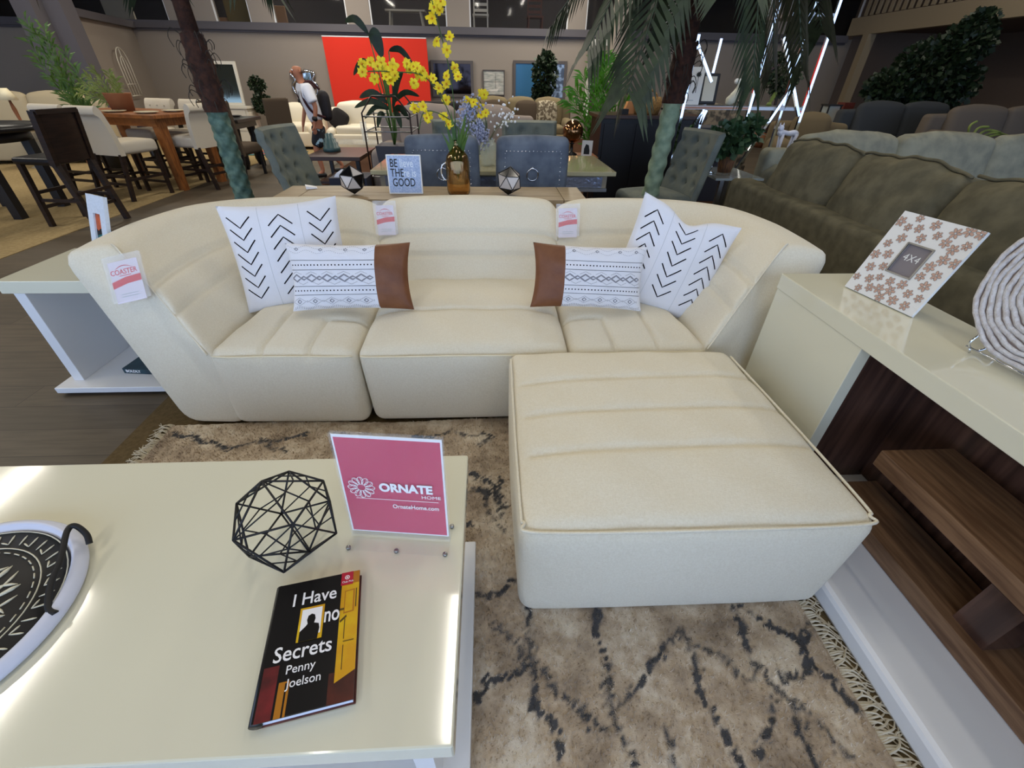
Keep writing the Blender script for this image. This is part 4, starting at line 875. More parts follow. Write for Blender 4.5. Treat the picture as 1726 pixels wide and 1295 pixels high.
# ------------------------------------------------------------------ dining chairs around it
def nail_chair():
    t = thing('nailhead_dining_chair', 'blue grey velvet dining chair with nailheads and a ring pull, right of the amber vase', 'chair', (0, 0, 0), group='ring pull dining chairs')
    MB().soft((0, .12, .76), (.53, .10, .56), .045, m_bluegrey, crown=.012, rx=R(6), n=(10, 3, 10)).build('backrest', t)   # back faces -y
    b = MB(); Mb = Matrix.Translation((0, .12, .76)) @ Matrix.Rotation(R(6), 4, 'X')
    b2 = MB()
    for i in range(-7, 8): b2.ball(Mb @ Vector((i*.028, -.066, .20)), .0048, m_chrome, 6)
    for k in range(14):
        for s_ in (-1, 1): b2.ball(Mb @ Vector((s_*.205, -.066, .185-k*.03)), .0048, m_chrome, 6)
    b2.build('nailheads', t)
    b.tube([Mb @ Vector((.042*cos(a), -.076, .045+.042*sin(a))) for a in [2*pi*i/20 for i in range(20)]], .005, m_chrome, 6, closed=True); b.ball(Mb @ Vector((0, -.072, .088)), .010, m_chrome, 8)
    b.build('ring_pull', t, label='chrome ring pull')
    MB().soft((0, .36, .44), (.5, .5, .12), .04, m_bluegrey, crown=.02).build('seat', t)
    for x in (-.2, .2):
        for y in (.17, .56): MB().bar((x, y, .0), (x, y, .4), .04, .04, m_champd).build('leg', t)
    return t
# built facing +y: backs face the camera
a = nail_chair(); a.location = (.325, 3.46, .0)
dup(a, (-.34, 3.46, 0), 0, 'blue grey velvet dining chair with nailheads and a ring pull, behind the amber vase')
def tuft_chair(m_, tall=1.0):
    t = thing('tufted_dining_chair', 'x', 'chair', (0, 0, 0), group='tufted dining chairs')
    def fn(s, q):   # front of back, +y is the sitting side
        x = (s-.5)*.52; z = .46+q*(tall-.46); tilt = (z-.45)*-.26
        y = -.16+tilt+.05*abs(2*s-1)**2.5
        dd = min(sqrt((x-cx_)**2+(z-cz_)**2) for cx_, cz_ in tp_)
        return Vector((x, y-.034*exp(-(dd/.030)**2), z))
    tp_ = [((i-1)*.16+(.08 if j % 2 else 0), .58+j*.115) for j in range(4) for i in range(3)]
    def fb(s, q):
        p = fn(s, q); return Vector((p.x*1.02, p.y-.10+.03*abs(2*s-1)**2, p.z))
    b = MB(); b.grid(fn, 44, 40, m_); b.grid(fb, 10, 8, m_)
    n = 20; rim = [(0, i/n) for i in range(n+1)]+[(i/n, 1) for i in range(1, n+1)]+[(1, 1-i/n) for i in range(1, n+1)]
    vs = []
    for s_, q_ in rim: f1, f2 = fn(s_, q_), fb(s_, q_); vs += [f1, (f1+f2)/2+Vector(((s_-.5)*.06, 0, .02*q_**4)), f2]
    b.add(vs, [(3*i, 3*i+3, 3*i+4, 3*i+1) for i in range(len(rim)-1)]+[(3*i+1, 3*i+4, 3*i+5, 3*i+2) for i in range(len(rim)-1)], m_); b.build('backrest', t)
    b = MB()
    for cx_, cz_ in tp_:
        if abs(cx_) < .24: b.ball((cx_, -.16+(cz_-.45)*-.26-.030, cz_), .010, m_, 6)
    b.build('tufting_buttons', t)
    MB().soft((0, .12, .44), (.54, .54, .13), .05, m_, crown=.03).build('seat', t)
    for x, y in ((-.22, -.12), (.22, -.12), (-.22, .34), (.22, .34)): MB().bar((x*1.05, y*1.1, 0), (x, y, .38), .035, .035, m_darkwood).build('leg', t)
    return t
a = tuft_chair(m_sage, 1.0); a.location = (-1.55, 4.35, 0); a.rotation_euler = (0, 0, R(-99)); a['label'] = 'grey green tufted dining chair at the left end of the mirrored dining table'
dup(a, (1.70, 4.40, 0), R(104), 'grey green tufted dining chair right of the mirrored dining table, by the palm')
dup(a, (-.30, 5.02, 0), R(180), 'grey green tufted dining chair across the mirrored table, behind the lilac flowers')
dup(a, (.44, 5.02, 0), R(180), 'grey green tufted dining chair across the mirrored table, right of the glass jar')
# ------------------------------------------------------------------ palms
def frond(b, base, tip, droop, ln, seed, m_=m_palm, w_=.016, nleaf=26, hang=.5):
    r3 = random.Random(seed); base, tip = Vector(base), Vector(tip); mid = (base+tip)/2+Vector((0, 0, droop)); P = catmull([base, mid, tip], 12)
    b.tube(P, [.012-.008*i/len(P) for i in range(len(P))], m_, 5)
    for i in range(nleaf):
        s_ = .12+.88*i/nleaf; k = min(len(P)-2, int(s_*(len(P)-1))); p = P[k].lerp(P[k+1], s_*(len(P)-1)-k); d = (P[k+1]-P[k]).normalized()
        side = d.cross(Vector((0, 0, 1)))
        if side.length < .1: side = Vector((1, 0, 0))
        side.normalize(); L_ = ln*(1-.55*abs(s_-.4)**1.3)*r3.uniform(.85, 1.1)
        for sg in (-1, 1):
            o = (d*.55+side*sg*.75).normalized(); a1 = p+o*L_*.5-Vector((0, 0, L_*hang*.22)); a2 = p+o*L_*.86-Vector((0, 0, L_*hang)); wv = d.cross(o).cross(o).normalized()*w_
            b.add([p-wv*.4, p+wv*.4, a1-wv, a1+wv, a2], [(0, 1, 3, 2), (2, 3, 4)], m_, False)
def palm(name, label, x, y, lean, fr, zt, zb, wrap):
    t = thing(name, label, 'palm tree', (x, y, 0)); b = MB(); n = 40
    def ax(z): return Vector((x+lean*z, y, z))
    mw = mat('teal_wrap', (96, 122, 106), .6, col2=(66, 92, 82), scale=22, bump=.6, bscale=30) if wrap else mat('mint_wrap', (148, 164, 134), .7, col2=(118, 138, 112), scale=16, bump=.5, bscale=22)
    N = 30
    def sk(s, q):
        z = q*zt; a = s*2*pi; r = .074+.006*sin(z*52+(4*a if wrap else 1.5*sin(2*a)))+(.005*sin(z*52-4*a) if wrap else 0); c = ax(z); return Vector((c.x+r*cos(a), c.y+r*sin(a), z))
    MB().grid(sk, N, 130, mw, wu=True).build('wrapped_trunk', t)
    def sk2(s, q):
        z = zt+q*(zb-zt); a = s*2*pi; r = (.082+.015*sin(q*pi))*(1-.15*q)+.009*sin(z*60+3*a)*sin(5*a+z*20); r *= (1 if q < .93 else .75); c = ax(z); return Vector((c.x+r*cos(a), c.y+r*sin(a), z))
    b = MB().grid(sk2, N, 70, m_bark, wu=True); r3 = random.Random(3); c = ax(zb+.4); b.tube([ax(zb-.02), ax(zb+.5)], [.06, .05], m_bark, 10)
    b.build('fibrous_trunk', t)
    b = MB()
    for k in range(34):
        z = r3.uniform(zt+.05, zb-.03); a = r3.uniform(0, 2*pi); c = ax(z); d = Vector((cos(a), sin(a), 0)); p = c+d*.085
        L_ = r3.uniform(.04, .09); b.tube(catmull([p, p+d*L_*.6+Vector((0, 0, L_*.4)), p+d*L_-Vector((0, 0, L_*.2)), p+d*L_*.8-Vector((0, 0, L_*.9))], 3), .003, mat('fibre_curl', (58, 52, 46), .9), 4)
    b.build('fibre_curls', t, kind='stuff')
    for i, (tip, dr, ln) in enumerate(fr):
        b = MB(); frond(b, ax(zb+.45), tip, dr, ln, i+seed0, hang=.48, w_=.021, nleaf=34); b.build('frond', t)
    return t
seed0 = 5
palm('artificial_palm', 'tall artificial palm with a teal wrapped trunk left of the sofa', -2.24, 4.3, .0, [((-2.9, 3.9, 2.0), .55, .42), ((-1.55, 3.9, 1.98), .5, .45), ((-2.75, 4.9, 2.0), .5, .45), ((-1.75, 4.8, 2.02), .5, .4), ((-2.2, 3.6, 2.25), .5, .4), ((-3.2, 4.4, 2.2), .4, .4), ((-1.2, 4.3, 2.15), .5, .45), ((-2.2, 5.3, 2.2), .4, .4)], 1.12, 1.66, True)
palm('artificial_palm', 'tall artificial palm with a pale mint wrapped trunk behind the right of the sofa', 1.46, 4.2, .065, [((.72, 3.9, 1.55), .42, .42), ((.98, 3.6, 1.30), .5, .44), ((1.12, 4.3, 1.22), .55, .44), ((2.22, 4.05, 1.50), .5, .44), ((2.5, 4.1, 1.46), .52, .42), ((1.95, 3.75, 1.35), .55, .40), ((.55, 4.4, 1.78), .35, .4), ((2.75, 4.4, 1.72), .4, .42), ((1.5, 3.4, 1.9), .35, .4), ((1.7, 5.1, 1.7), .45, .4)], 1.23, 1.66, False)
# ------------------------------------------------------------------ generic plants
def foliage(b, blobs, n, size, m_, seed, asp=2.2):
    r3 = random.Random(seed); tot = sum(bl[1]**2 for bl in blobs)
    for c, r, sz in blobs:
        for _ in range(int(n*r*r/tot)):
            v = Vector((r3.gauss(0, 1), r3.gauss(0, 1), r3.gauss(0, 1))).normalized()*(r*r3.random()**.4); p = Vector(c)+Vector((v.x, v.y, v.z*sz))
            d = (v.normalized()+Vector((r3.uniform(-.7, .7), r3.uniform(-.7, .7), r3.uniform(-.9, .4)))).normalized(); s_ = size*r3.uniform(.6, 1.2)
            w_ = d.cross(Vector((r3.uniform(-1, 1), r3.uniform(-1, 1), r3.uniform(-1, 1)))).normalized()*s_/asp
            b.add([p, p+d*s_*.5+w_, p+d*s_, p+d*s_*.5-w_], [(0, 1, 2, 3)], m_, False)
def tree(label, x, y, z0, blobs, n, size, m_, seed, trunk=.02, pot=None, cat='tree', name='potted_tree', zbase=0):
    t = thing(name, label, cat, (x, y, zbase)); b = MB(); foliage(b, blobs, n, size, m_, seed); b.build('foliage', t)
    top = Vector(blobs[0][0]); b = MB(); b.tube(catmull([(x, y, z0), (x+.02, y, (z0+top.z)/2), tuple(top)], 4), trunk, m_darkwood, 7)
    for c, r, sz in blobs[1:]: b.tube([Vector((x, y, z0)).lerp(top, .5), Vector(c)], trunk*.5, m_darkwood, 5)
    b.build('stem', t)
    if pot: MB().lathe([(.001, 0), (pot[0]*.75, 0), (pot[0], pot[1]), (pot[0]*.9, pot[1]), (pot[0]*.85, pot[1]-.03), (.001, pot[1]-.04)], pot[2], (x, y, zbase), 20).build('pot', t)
    return t
tree('dark ficus tree standing in front of the blue mirror on the back wall', 1.30, 12, .3, [((1.3, 12, 1.45), .26, 1.6), ((1.25, 12, 1.1), .2, 1), ((1.38, 12, 1.7), .16, 1)], 1500, .09, m_leafd, 1, pot=(.2, .3, m_black))
tree('large dark ficus tree under the right balcony, behind the dark sofas', 8.1, 9.5, .3, [((8.0, 9.3, 1.58), .56, .9), ((8.37, 9.2, 1.98), .38, .8), ((7.34, 9.3, 1.35), .31, .8), ((8.55, 9.2, 1.4), .36, 1), ((7.74, 9.3, 1.13), .32, .8), ((8.37, 9.1, 2.25), .22, .8)], 5200, .10, m_leafd, 2, trunk=.05, pot=(.3, .35, m_black))
tree('small round topiary tree between the steel rods of the display shelf', 4.3, 7.5, .6, [((4.3, 7.5, 1.5), .24, 1.1)], 900, .06, m_leafd, 3, pot=(.14, .2, m_terracotta), zbase=.55, name='topiary', cat='topiary')
tree('double ball topiary standing against the back wall behind the brown chair', -5.38, 12.5, .3, [((-5.40, 12.5, 1.18), .17, .95), ((-5.38, 12.5, .80), .22, .9)], 1500, .06, m_leafd, 4, pot=(.18, .3, m_black), name='topiary', cat='topiary')
# areca palm, grasses
def blades(name, label, base, tips, m_, w_, cat, seed, leaf=0, pot=None):
    t = thing(name, label, cat, base); b = MB(); r3 = random.Random(seed)
    for tip, dr in tips:
        P = catmull([Vector(base)+Vector((r3.uniform(-.04, .04), r3.uniform(-.04, .04), pot[1] if pot else 0)), (Vector(base)+Vector(tip))/2+Vector((0, 0, dr)), Vector(tip)], 7); b.tube(P, .004, m_, 4)
        for i in range(3, len(P)-1):
            d = (P[i+1]-P[i]).normalized(); side = Vector((d.z, 0, -d.x)).normalized()
            for sg in (-1, 1):
                for _ in range(2):
                    o = (d*.9+side*sg*r3.uniform(.4, .9)+Vector((0, r3.uniform(-.5, .5), 0))).normalized(); p = P[i].lerp(P[i+1], r3.random()); wv = Vector((-o.z, 0, o.x)).normalized()*w_
                    b.add([p, p+o*leaf*.5+wv, p+o*leaf-Vector((0, 0, leaf*.25)), p+o*leaf*.5-wv], [(0, 1, 2, 3)], m_, False)
    b.build('foliage', t)
    if pot: MB().lathe([(.001, 0), (pot[0]*.75, 0), (pot[0], pot[1]), (pot[0]*.85, pot[1]), (.001, pot[1]-.03)], pot[2], base, 18).build('pot', t)
    return t
blades('areca_palm', 'bright green areca palm left of the tall dark cabinet', (1.52, 6.9, 0), [((1.52+.42*sin(a)*s_, 6.9+.3*cos(a)*s_, z), .35) for a, s_, z in ((0, .1, 1.62), (.8, .2, 1.6), (-.9, .7, 1.42), (1.2, .7, 1.45), (-1.5, 1, 1.15), (1.6, .95, 1.15), (2.4, .6, 1.5), (-2.4, .5, 1.55), (3.1, .3, 1.6), (-1.3, .85, 1.28), (1.0, .5, 1.55), (-.4, .3, 1.6))], m_leafb, .013, 'plant', 5, leaf=.2, pot=(.16, .3, m_black))
blades('bamboo_grass', 'tall leafy bamboo grass in front of the left post', (-6.35, 8.4, .02), [((-6.65, 8.4, 1.96), .1), ((-6.45, 8.4, 1.90), .12), ((-6.75, 8.4, 1.72), .08), ((-6.5, 8.4, 1.76), .05), ((-6.75, 8.4, 1.5), .05), ((-6.3, 8.4, 1.62), .05), ((-6.5, 8.4, 1.35), 0), ((-6.6, 8.4, 1.2), 0), ((-6.25, 8.4, 1.4), .02), ((-6.6, 8.4, 1.84), .1)], m_leafm, .016, 'plant', 6, leaf=.20, pot=(.15, .5, m_black))
blades('reed_bundle', 'short dried green reeds standing in the wicker basket on the counter height table', (-5.15, 7.42, 1.0), [((-5.6, 7.5, 1.25), .0), ((-5.45, 7.45, 1.33), .0), ((-5.3, 7.4, 1.40), 0), ((-5.18, 7.5, 1.36), 0), ((-5.6, 7.4, 1.14), 0), ((-5.05, 7.4, 1.3), 0), ((-5.45, 7.5, 1.2), 0)], m_leafp, .008, 'plant', 7, leaf=.12)
tag(MB().lathe([(.001, 0), (.13, 0), (.16, .2), (.165, .21), (.15, .2), (.001, .05)], m_terracotta, (-5.12, 7.40, .932), 20).build('wicker_basket'), 'brown wicker basket on the counter height table with the ivory chairs', 'basket')
# bird of paradise plant in lantern stand
t = thing('bird_of_paradise_plant', 'dark broad leaved plant with tall curled leaves in front of the red panel', 'plant', (-1.02, 5.35, .62))
def broad(b, base, tip, wv, m_=m_leafd, dr=.1):
    P = catmull([Vector(base), (Vector(base)+Vector(tip))/2+Vector((0, 0, dr)), Vector(tip)], 5); n = len(P); vs = []
    for i, p in enumerate(P): s_ = i/(n-1); w_ = wv*sin(pi*min(1, max(0, s_)))**.7; d = (P[min(i+1, n-1)]-P[max(i-1, 0)]).normalized(); sd = Vector((d.z, .35, -d.x)).normalized(); vs += [p-sd*w_+Vector((0, 0, w_*.2)), p, p+sd*w_+Vector((0, 0, w_*.2))]
    b.add(vs, [q_ for i in range(n-1) for q_ in ((3*i, 3*i+3, 3*i+4, 3*i+1), (3*i+1, 3*i+4, 3*i+5, 3*i+2))], m_)
b = MB(); root = Vector((-1.02, 5.35, .75)); LV = [((-1.02, 5.3, 1.52), (-1.10, 5.25, 1.72), .07), ((-1.12, 5.3, 1.70), (-1.30, 5.2, 1.78), .04), ((-.95, 5.3, 1.58), (-.72, 5.25, 1.47), .035), ((-1.13, 5.3, 1.47), (-1.30, 5.2, 1.38), .035),
      ((-1.0, 5.3, 1.02), (-1.02, 5.2, 1.48), .04), ((-.98, 5.3, 1.1), (-.82, 5.2, 1.42), .05), ((-1.02, 5.3, 1.15), (-1.28, 5.2, 1.20), .06), ((-1.0, 5.3, 1.1), (-1.32, 5.1, 1.12), .05), ((-.98, 5.3, 1.15), (-.68, 5.2, 1.22), .045), ((-1.02, 5.3, 1.1), (-1.26, 5.2, 1.02), .04),
      ((-.98, 5.3, 1.08), (-.80, 5.15, 1.02), .06), ((-1.0, 5.25, 1.2), (-1.0, 5.15, 1.42), .05), ((-1.05, 5.2, 1.05), (-1.12, 5.1, .95), .05), ((-.95, 5.2, 1.05), (-.88, 5.1, .95), .06)]
for i, (b0, tp1, wv) in enumerate(LV): broad(b, b0, tp1, wv*(.6 if i > 3 else .85), m_leafm if i in (4, 11) else m_leafd, .06)
b.build('leaves', t); b2 = MB()
for b0, tp1, wv in LV: b2.tube([root, (root+Vector(b0))/2+Vector((.02, 0, 0)), Vector(b0)], .006, m_leafm, 5)
b2.build('stems', t)
m_slate = mat('slate_planter', (66, 66, 74), .6)
tag(MB().hexa([(-1.13, 5.24, .0), (-.91, 5.24, .0), (-.91, 5.46, 0), (-1.13, 5.46, 0), (-1.19, 5.18, .78), (-.85, 5.18, .78), (-.85, 5.52, .78), (-1.19, 5.52, .78)], m_slate).build('tall_planter'), 'tall tapered slate planter holding the broad leaved plant', 'planter')
tag(MB().hexa([(-1.2, 7.34, .0), (-.98, 7.34, .0), (-.98, 7.56, 0), (-1.2, 7.56, 0), (-1.28, 7.26, .9), (-.90, 7.26, .9), (-.90, 7.64, .9), (-1.28, 7.64, .9)], m_slate).build('tall_planter'), 'empty tall slate planter farther back, right of the broad leaved plant', 'planter')
t = thing('lantern_stand', 'thin dark metal lantern shaped stand around the broad leaved plant', 'plant stand', (-1.02, 5.25, 0)); b = MB(); m_bronze = mat('dark_bronze', (56, 40, 36), .4, metal=.5)
for y in (5.08, 5.6):
    for x in (-1.25, -.78): b.tube([(x, y, 0), (x, y, 1.08), (x*.5-.51+(.0), y, 1.22)], .008, m_bronze, 6)
    b.tube([(-1.13, y, 1.22), (-.90, y, 1.22)], .008, m_bronze, 6)
b.build('uprights', t); b = MB()
for z in (.50, .92, 1.05): b.tube([(-1.25, 5.08, z), (-.78, 5.08, z), (-.78, 5.6, z), (-1.25, 5.6, z)], .007, m_steel, 5, closed=True)
b.build('rails', t)
# ------------------------------------------------------------------ generic seating
def parsons(m_, ml, sh=.66, top=1.06, wd=.48, tuft=False, roll=True, stretch=True, name='counter_chair', dp=.5):
    """sitting side is +y, back at -y"""
    t = thing(name, 'x', 'chair', (0, 0, 0)); b = MB()
    prof = [(-.20, sh-.14), (-.215, sh+.1), (-.24, top-.14), (-.27, top-.04), (-.31, top), (-.35, top-.03), (-.355, top-.08), (-.32, top-.11), (-.30, top-.16), (-.275, sh+.1), (-.26, sh-.14)] if roll else \
           [(-.20, sh-.14), (-.22, sh+.1), (-.25, top-.03), (-.265, top), (-.29, top-.01), (-.30, top-.04), (-.27, sh+.1), (-.26, sh-.14)]
    P = catmull([(0, y, z) for y, z in prof], 3); n = len(P)
    def fn(s, q):
        p = P[int(q*(n-1)+.5)]; e = abs(2*s-1)**14; x = (s-.5)*wd; return Vector((x, p.y, p.z))
    b.grid(fn, 12, n-1, m_); 
    for sx in (0, 1): b.add([fn(sx, k/(n-1)) for k in range(n)], [tuple(range(n))], m_, False)
    b.add([fn(0, 0), fn(1, 0), fn(1, 1), fn(0, 1)], [(0, 1, 2, 3)], m_, False); b.build('backrest', t)
    if tuft:
        b = MB()
        for j in range(3):
            for i in range(3+j % 2): b.ball(((i-1-(.5 if j % 2 else 0))*.13, -.222-.012*j, sh+.12+j*.09), .012, m_, 6)
        b.build('tufting_buttons', t)
    MB().soft((0, .02, sh-.06), (wd, dp, .14), .04, m_, crown=.015).build('seat', t)
    for x in (-wd/2+.03, wd/2-.03): 
        MB().bar((x, .22, 0), (x, .22, sh-.1), .038, .038, ml).build('leg', t); MB().bar((x, -.34, 0), (x, -.235, sh-.1), .04, .042, ml).build('leg', t)
    if stretch:
        b = MB()
        for z in (.2, .3): b.bar((-wd/2+.03, .22, z-.05), (wd/2-.03, .22, z-.05), .02, .03, ml).bar((-wd/2+.03, -.31, z), (wd/2-.03, -.31, z), .02, .03, ml)
        for x in (-wd/2+.03, wd/2-.03): b.bar((x, .22, .25), (x, -.31, .25), .02, .03, ml)
        b.build('stretcher', t)
    return t
# counter height set (ivory chairs, honey wood table)
t = thing('counter_height_table', 'honey wood counter height dining table between the ivory rolled back chairs', 'table', (-4.36, 6.76, 0), rz=R(-18)); Mt = MW[t.name]
def lb(*a): b = MB().bx(*a); b.v = [tuple(Mt @ Vector(v)) for v in b.v]; return b
lb(-1.75, .08, -.06, .92, .885, .93, m_honey).build('table_top', t, bevel=.006); lb(-1.66, -.02, .03, .84, .79, .884, m_honey).build('apron', t)
for x, y in ((-.06, .10), (-.06, .78), (-1.6, .10), (-1.6, .78)):
    b = MB().hexa([(x-.045, y-.045, 0), (x+.045, y-.045, 0), (x+.045, y+.045, 0), (x-.045, y+.045, 0), (x-.06, y-.06, .88), (x+.06, y-.06, .88), (x+.06, y+.06, .88), (x-.06, y+.06, .88)], m_honey); b.v = [tuple(Mt @ Vector(v)) for v in b.v]; b.build('leg', t)
a = parsons(m_ivory, m_darkwood, sh=.66, top=1.05, tuft=True, wd=.47); a.location = (-4.70, 6.52, 0); a.rotation_euler = (0, 0, R(-18)); a['group'] = 'ivory counter chairs'
a['label'] = 'ivory rolled back counter chair seen from behind, directly left of the table leg'
dup(a, (-5.28, 6.74, 0), R(-16), 'ivory rolled back counter chair seen from behind, beside the dark wooden chair')
dup(a, (-4.20, 7.20, 0), R(74), 'ivory rolled back counter chair at the right end of the honey wood table')
dup(a, (-5.25, 8.02, 0), R(165), 'tufted ivory counter chair across the honey wood table, behind the wicker basket')
dup(a, (-4.66, 7.86, 0), R(163), 'tufted ivory counter chair across the honey wood table, right of the wicker basket')
m_plate = mat('pale_plate', (206, 198, 170), .3)
for x, y, lb_ in ((-4.55, 6.98, 'pale plate on the honey wood table in front of the nearest ivory chair'), (-4.42, 7.35, 'pale plate at the right end of the honey wood table'), (-5.05, 7.1, 'pale plate on the honey wood table beside the wicker basket')):
    tag(MB().lathe([(.001, .0), (.09, .0), (.14, .018), (.142, .022), (.09, .008), (.001, .006)], m_plate, (x, y, .932), 24).build('plate'), lb_, 'plate', 'plates on the honey wood table')
# black counter table with dark chairs at the far left
t = thing('black_dining_table', 'black counter height table at the left edge with a white bowl on it', 'table', (-6.2, 5.9, 0))
MB().lathe([(.001, .84), (.65, .84), (.67, .86), (.67, .89), (.001, .89)], m_blackwood, (-5.62, 5.6, 0), 48).build('table_top', t)
MB().lathe([(.5, .74), (.5, .839)], m_blackwood, (-5.62, 5.6, 0), 40).build('apron', t)
for x, y in ((-5.3, 5.3), (-5.3, 5.9), (-5.95, 5.3), (-5.95, 5.9)): MB().box((x, y, .42), (.09, .09, .84), m_blackwood).build('leg', t)
tag(MB().lathe([(.001, 0), (.06, 0), (.15, .07), (.16, .10), (.15, .10), (.05, .015), (.001, .01)], m_bw, (-5.3, 5.5, .892), 24).build('bowl'), 'white bowl on the black counter height table at the left edge', 'bowl')
def slat_chair():
    t = thing('dark_wood_chair', 'dark brown wooden counter chair with a carved back beside the black table', 'chair', (0, 0, 0), group='dark wooden chairs')
    for x in (-.2, .2): MB().bar((x, -.30, 0), (x, -.20, .64), .05, .05, m_darkwood).build('rear_leg', t)
    b = MB()
    def fn(s, q): x = (s-.5)*.44; z = .62+q*.44; return Vector((x, -.22-.06*q+.035*(2*s-1)**2, z+(.02*sin(pi*s) if q > .95 else 0)))
    b.grid(fn, 10, 8, m_darkwood); b.grid(lambda s, q: fn(s, q)+Vector((0, -.03, 0)), 10, 8, m_darkwood)
    for x in (-.21, .21): b.bar((x, -.2, .60), (x*1.02, -.27, 1.07), .045, .06, m_darkwood)
    b.bar((-.22, -.285, 1.06), (.22, -.285, 1.06), .05, .04, m_darkwood); b.build('backrest', t)
    MB().soft((0, .0, .64), (.46, .44, .07), .03, m_blackwood).build('seat', t)
    for x in (-.2, .2): MB().bar((x*1.05, .2, 0), (x, .17, .62), .045, .045, m_darkwood).build('leg', t)
    b = MB()
    for z in (.2, .34): b.bar((-.2, .19, z), (.2, .19, z), .025, .03, m_darkwood).bar((-.2, -.27, z), (.2, -.27, z), .025, .03, m_darkwood)
    for x in (-.2, .2): b.bar((x, .19, .27), (x, -.27, .27), .025, .03, m_darkwood)
    b.build('stretcher', t); return t
a = slat_chair(); a.location = (-4.50, 5.18, 0); a.rotation_euler = (0, 0, R(84))
dup(a, (-5.35, 4.35, 0), R(10), 'dark brown wooden counter chair near the left edge, seen from behind below the black table')
# black dining set in front of the white dresser
t = thing('black_dining_table', 'black dining table with place settings beside the brown high back chair', 'table', (-4.7, 9.0, 0))
MB().bx(-5.9, -4.12, 8.45, 9.35, .71, .76, m_blackwood).build('table_top', t, bevel=.006); MB().bx(-5.8, -4.2, 8.52, 9.28, .62, .709, m_blackwood).build('apron', t)
for x, y in ((-4.28, 8.62), (-4.28, 9.2), (-5.75, 8.62), (-5.75, 9.2)): MB().lathe([(.04, 0), (.075, .1), (.08, .3), (.05, .45), (.07, .6), (.07, .709)], m_blackwood, (x, y, 0), 14).build('leg', t)
m_umber = mat('umber_fabric', (78, 66, 54), .9, spec=.2)
a = parsons(m_umber, m_blackwood, sh=.46, top=1.04, wd=.46, roll=False, stretch=False, name='high_back_chair'); a.location = (-3.86, 9.1, 0); a.rotation_euler = (0, 0, R(58)); a['label'] = 'brown high back dining chair at the right end of the black table, by the topiary'; a['group'] = 'brown high back chairs'
dup(a, (-4.02, 8.02, 0), R(-8), 'brown high back dining chair behind the teal palm trunk, right of the ivory chairs')
for x, y, lb in ((-4.45, 8.7, 'black plate on the black dining table nearest the palm trunk'), (-4.5, 9.1, 'black plate on the far side of the black dining table')):
    tag(MB().lathe([(.001, .0), (.10, .0), (.15, .014), (.152, .018), (.1, .006), (.001, .005)], m_blackwood, (x, y, .762), 24).build('plate'), lb, 'plate', 'black plates')
tag(MB().lathe([(.03, 0), (.006, .01), (.005, .09), (.03, .12), (.034, .17), (.028, .20)], m_glass, (-4.62, 8.8, .762), 16).build('wine_glass'), 'clear stem glass on the black dining table', 'glass')
t = thing('dresser', 'white dresser against the back wall behind the black dining table', 'dresser', (-6.0, 12.4, 0)); m_drs = mat('dresser_white', (206, 200, 186), .5)
MB().bx(-6.8, -5.6, 12.1, 12.6, .0, .72, m_drs).build('body', t); MB().bx(-6.85, -5.56, 12.05, 12.62, .72, .76, m_drs).build('top', t)
for k in range(3): MB().bx(-6.75, -5.65, 12.08, 12.1, .06+k*.22, .25+k*.22, m_drs).build('drawer', t)
t = thing('leaning_mirror', 'large white framed mirror standing on the white dresser', 'mirror', (-6.0, 12.4, .76)); M = frame((-6.42, 12.40, .762), (1, 0, 0), (0, .10, 1))
b = MB()
for x0, x1, y0, y1 in ((0, .06, 0, .85), (.62, .68, 0, .85), (.06, .62, 0, .06), (.06, .62, .79, .85)): b.box(((x0+x1)/2, (y0+y1)/2, 0), (x1-x0, y1-y0, .04), m_drs, M=M)
b.build('frame_border', t); onM(M)(.06, .62, .06, .79, -.01, .005, mat('dusky_mirror', (120, 128, 120), .06, metal=.9)).build('glass', t)
# ------------------------------------------------------------------ sofas and armchairs
def couch(name, label, cat, loc, rz, W, m_, D=.9, sh=.42, bh=.85, aw=.2, ah=.6, nc=2, mc=None, legs=True, pillow_top=False, wob=.004):
    t = thing(name, label, cat, loc, rz=rz); Mt = MW[t.name]; mc = mc or m_
    def S(c, d, r, m_, crown=.02, rx=0, n=(6, 5, 4), nm='seat', sd=0):
        b = MB().soft(c, d, r, m_, crown=crown, rx=rx, n=n, wob=wob, seed=sd); b.v = [tuple(Mt @ Vector(v)) for v in b.v]; return b.build(nm, t)
    S((0, 0, sh*.45+.02), (W, D, sh*.7), .03, m_, nm='base'); S((0, D/2-.10, (bh+.12)/2), (W, .2, bh-.12), .06, m_, nm='back_frame')
    cw = (W-2*aw)/nc
    for i in range(nc):
        x = -W/2+aw+cw*(i+.5); S((x, -.05, sh), (cw-.01, D-.22, .17), .05, mc, crown=.03, nm='seat_cushion', sd=i)
        S((x, D/2-.25, sh+(bh-sh)*.55+.04), (cw-.01, .19, bh-sh+(.06 if not pillow_top else .14)), .08, mc, crown=.05, rx=R(-10), nm='back_cushion', sd=i+3)
    for s_ in (-1, 1): S((s_*(W/2-aw/2), -.02, ah/2+.03), (aw, D-.04, ah), min(.09, aw*.45), m_, nm='arm', n=(3, 6, 5))
    if legs:
        for x in (-W/2+.08, W/2-.08):
            for y in (-D/2+.08, D/2-.08): b = MB().box((x, y, .04), (.05, .05, .08), m_blackwood); b.v = [tuple(Mt @ Vector(v)) for v in b.v]; b.build('foot', t)
    return t
couch('armchair', 'white leather armchair at the back left, behind the walking man', 'armchair', (-4.35, 11.6, 0), 0, 1.1, m_whiteleather, sh=.40, bh=.74, aw=.2, ah=.42, nc=1)
couch('armchair', 'white leather armchair in front of the red panel with a black pillow', 'armchair', (-2.85, 11.3, 0), R(4), 1.35, m_whiteleather, sh=.40, bh=.80, aw=.2, ah=.42, nc=1)
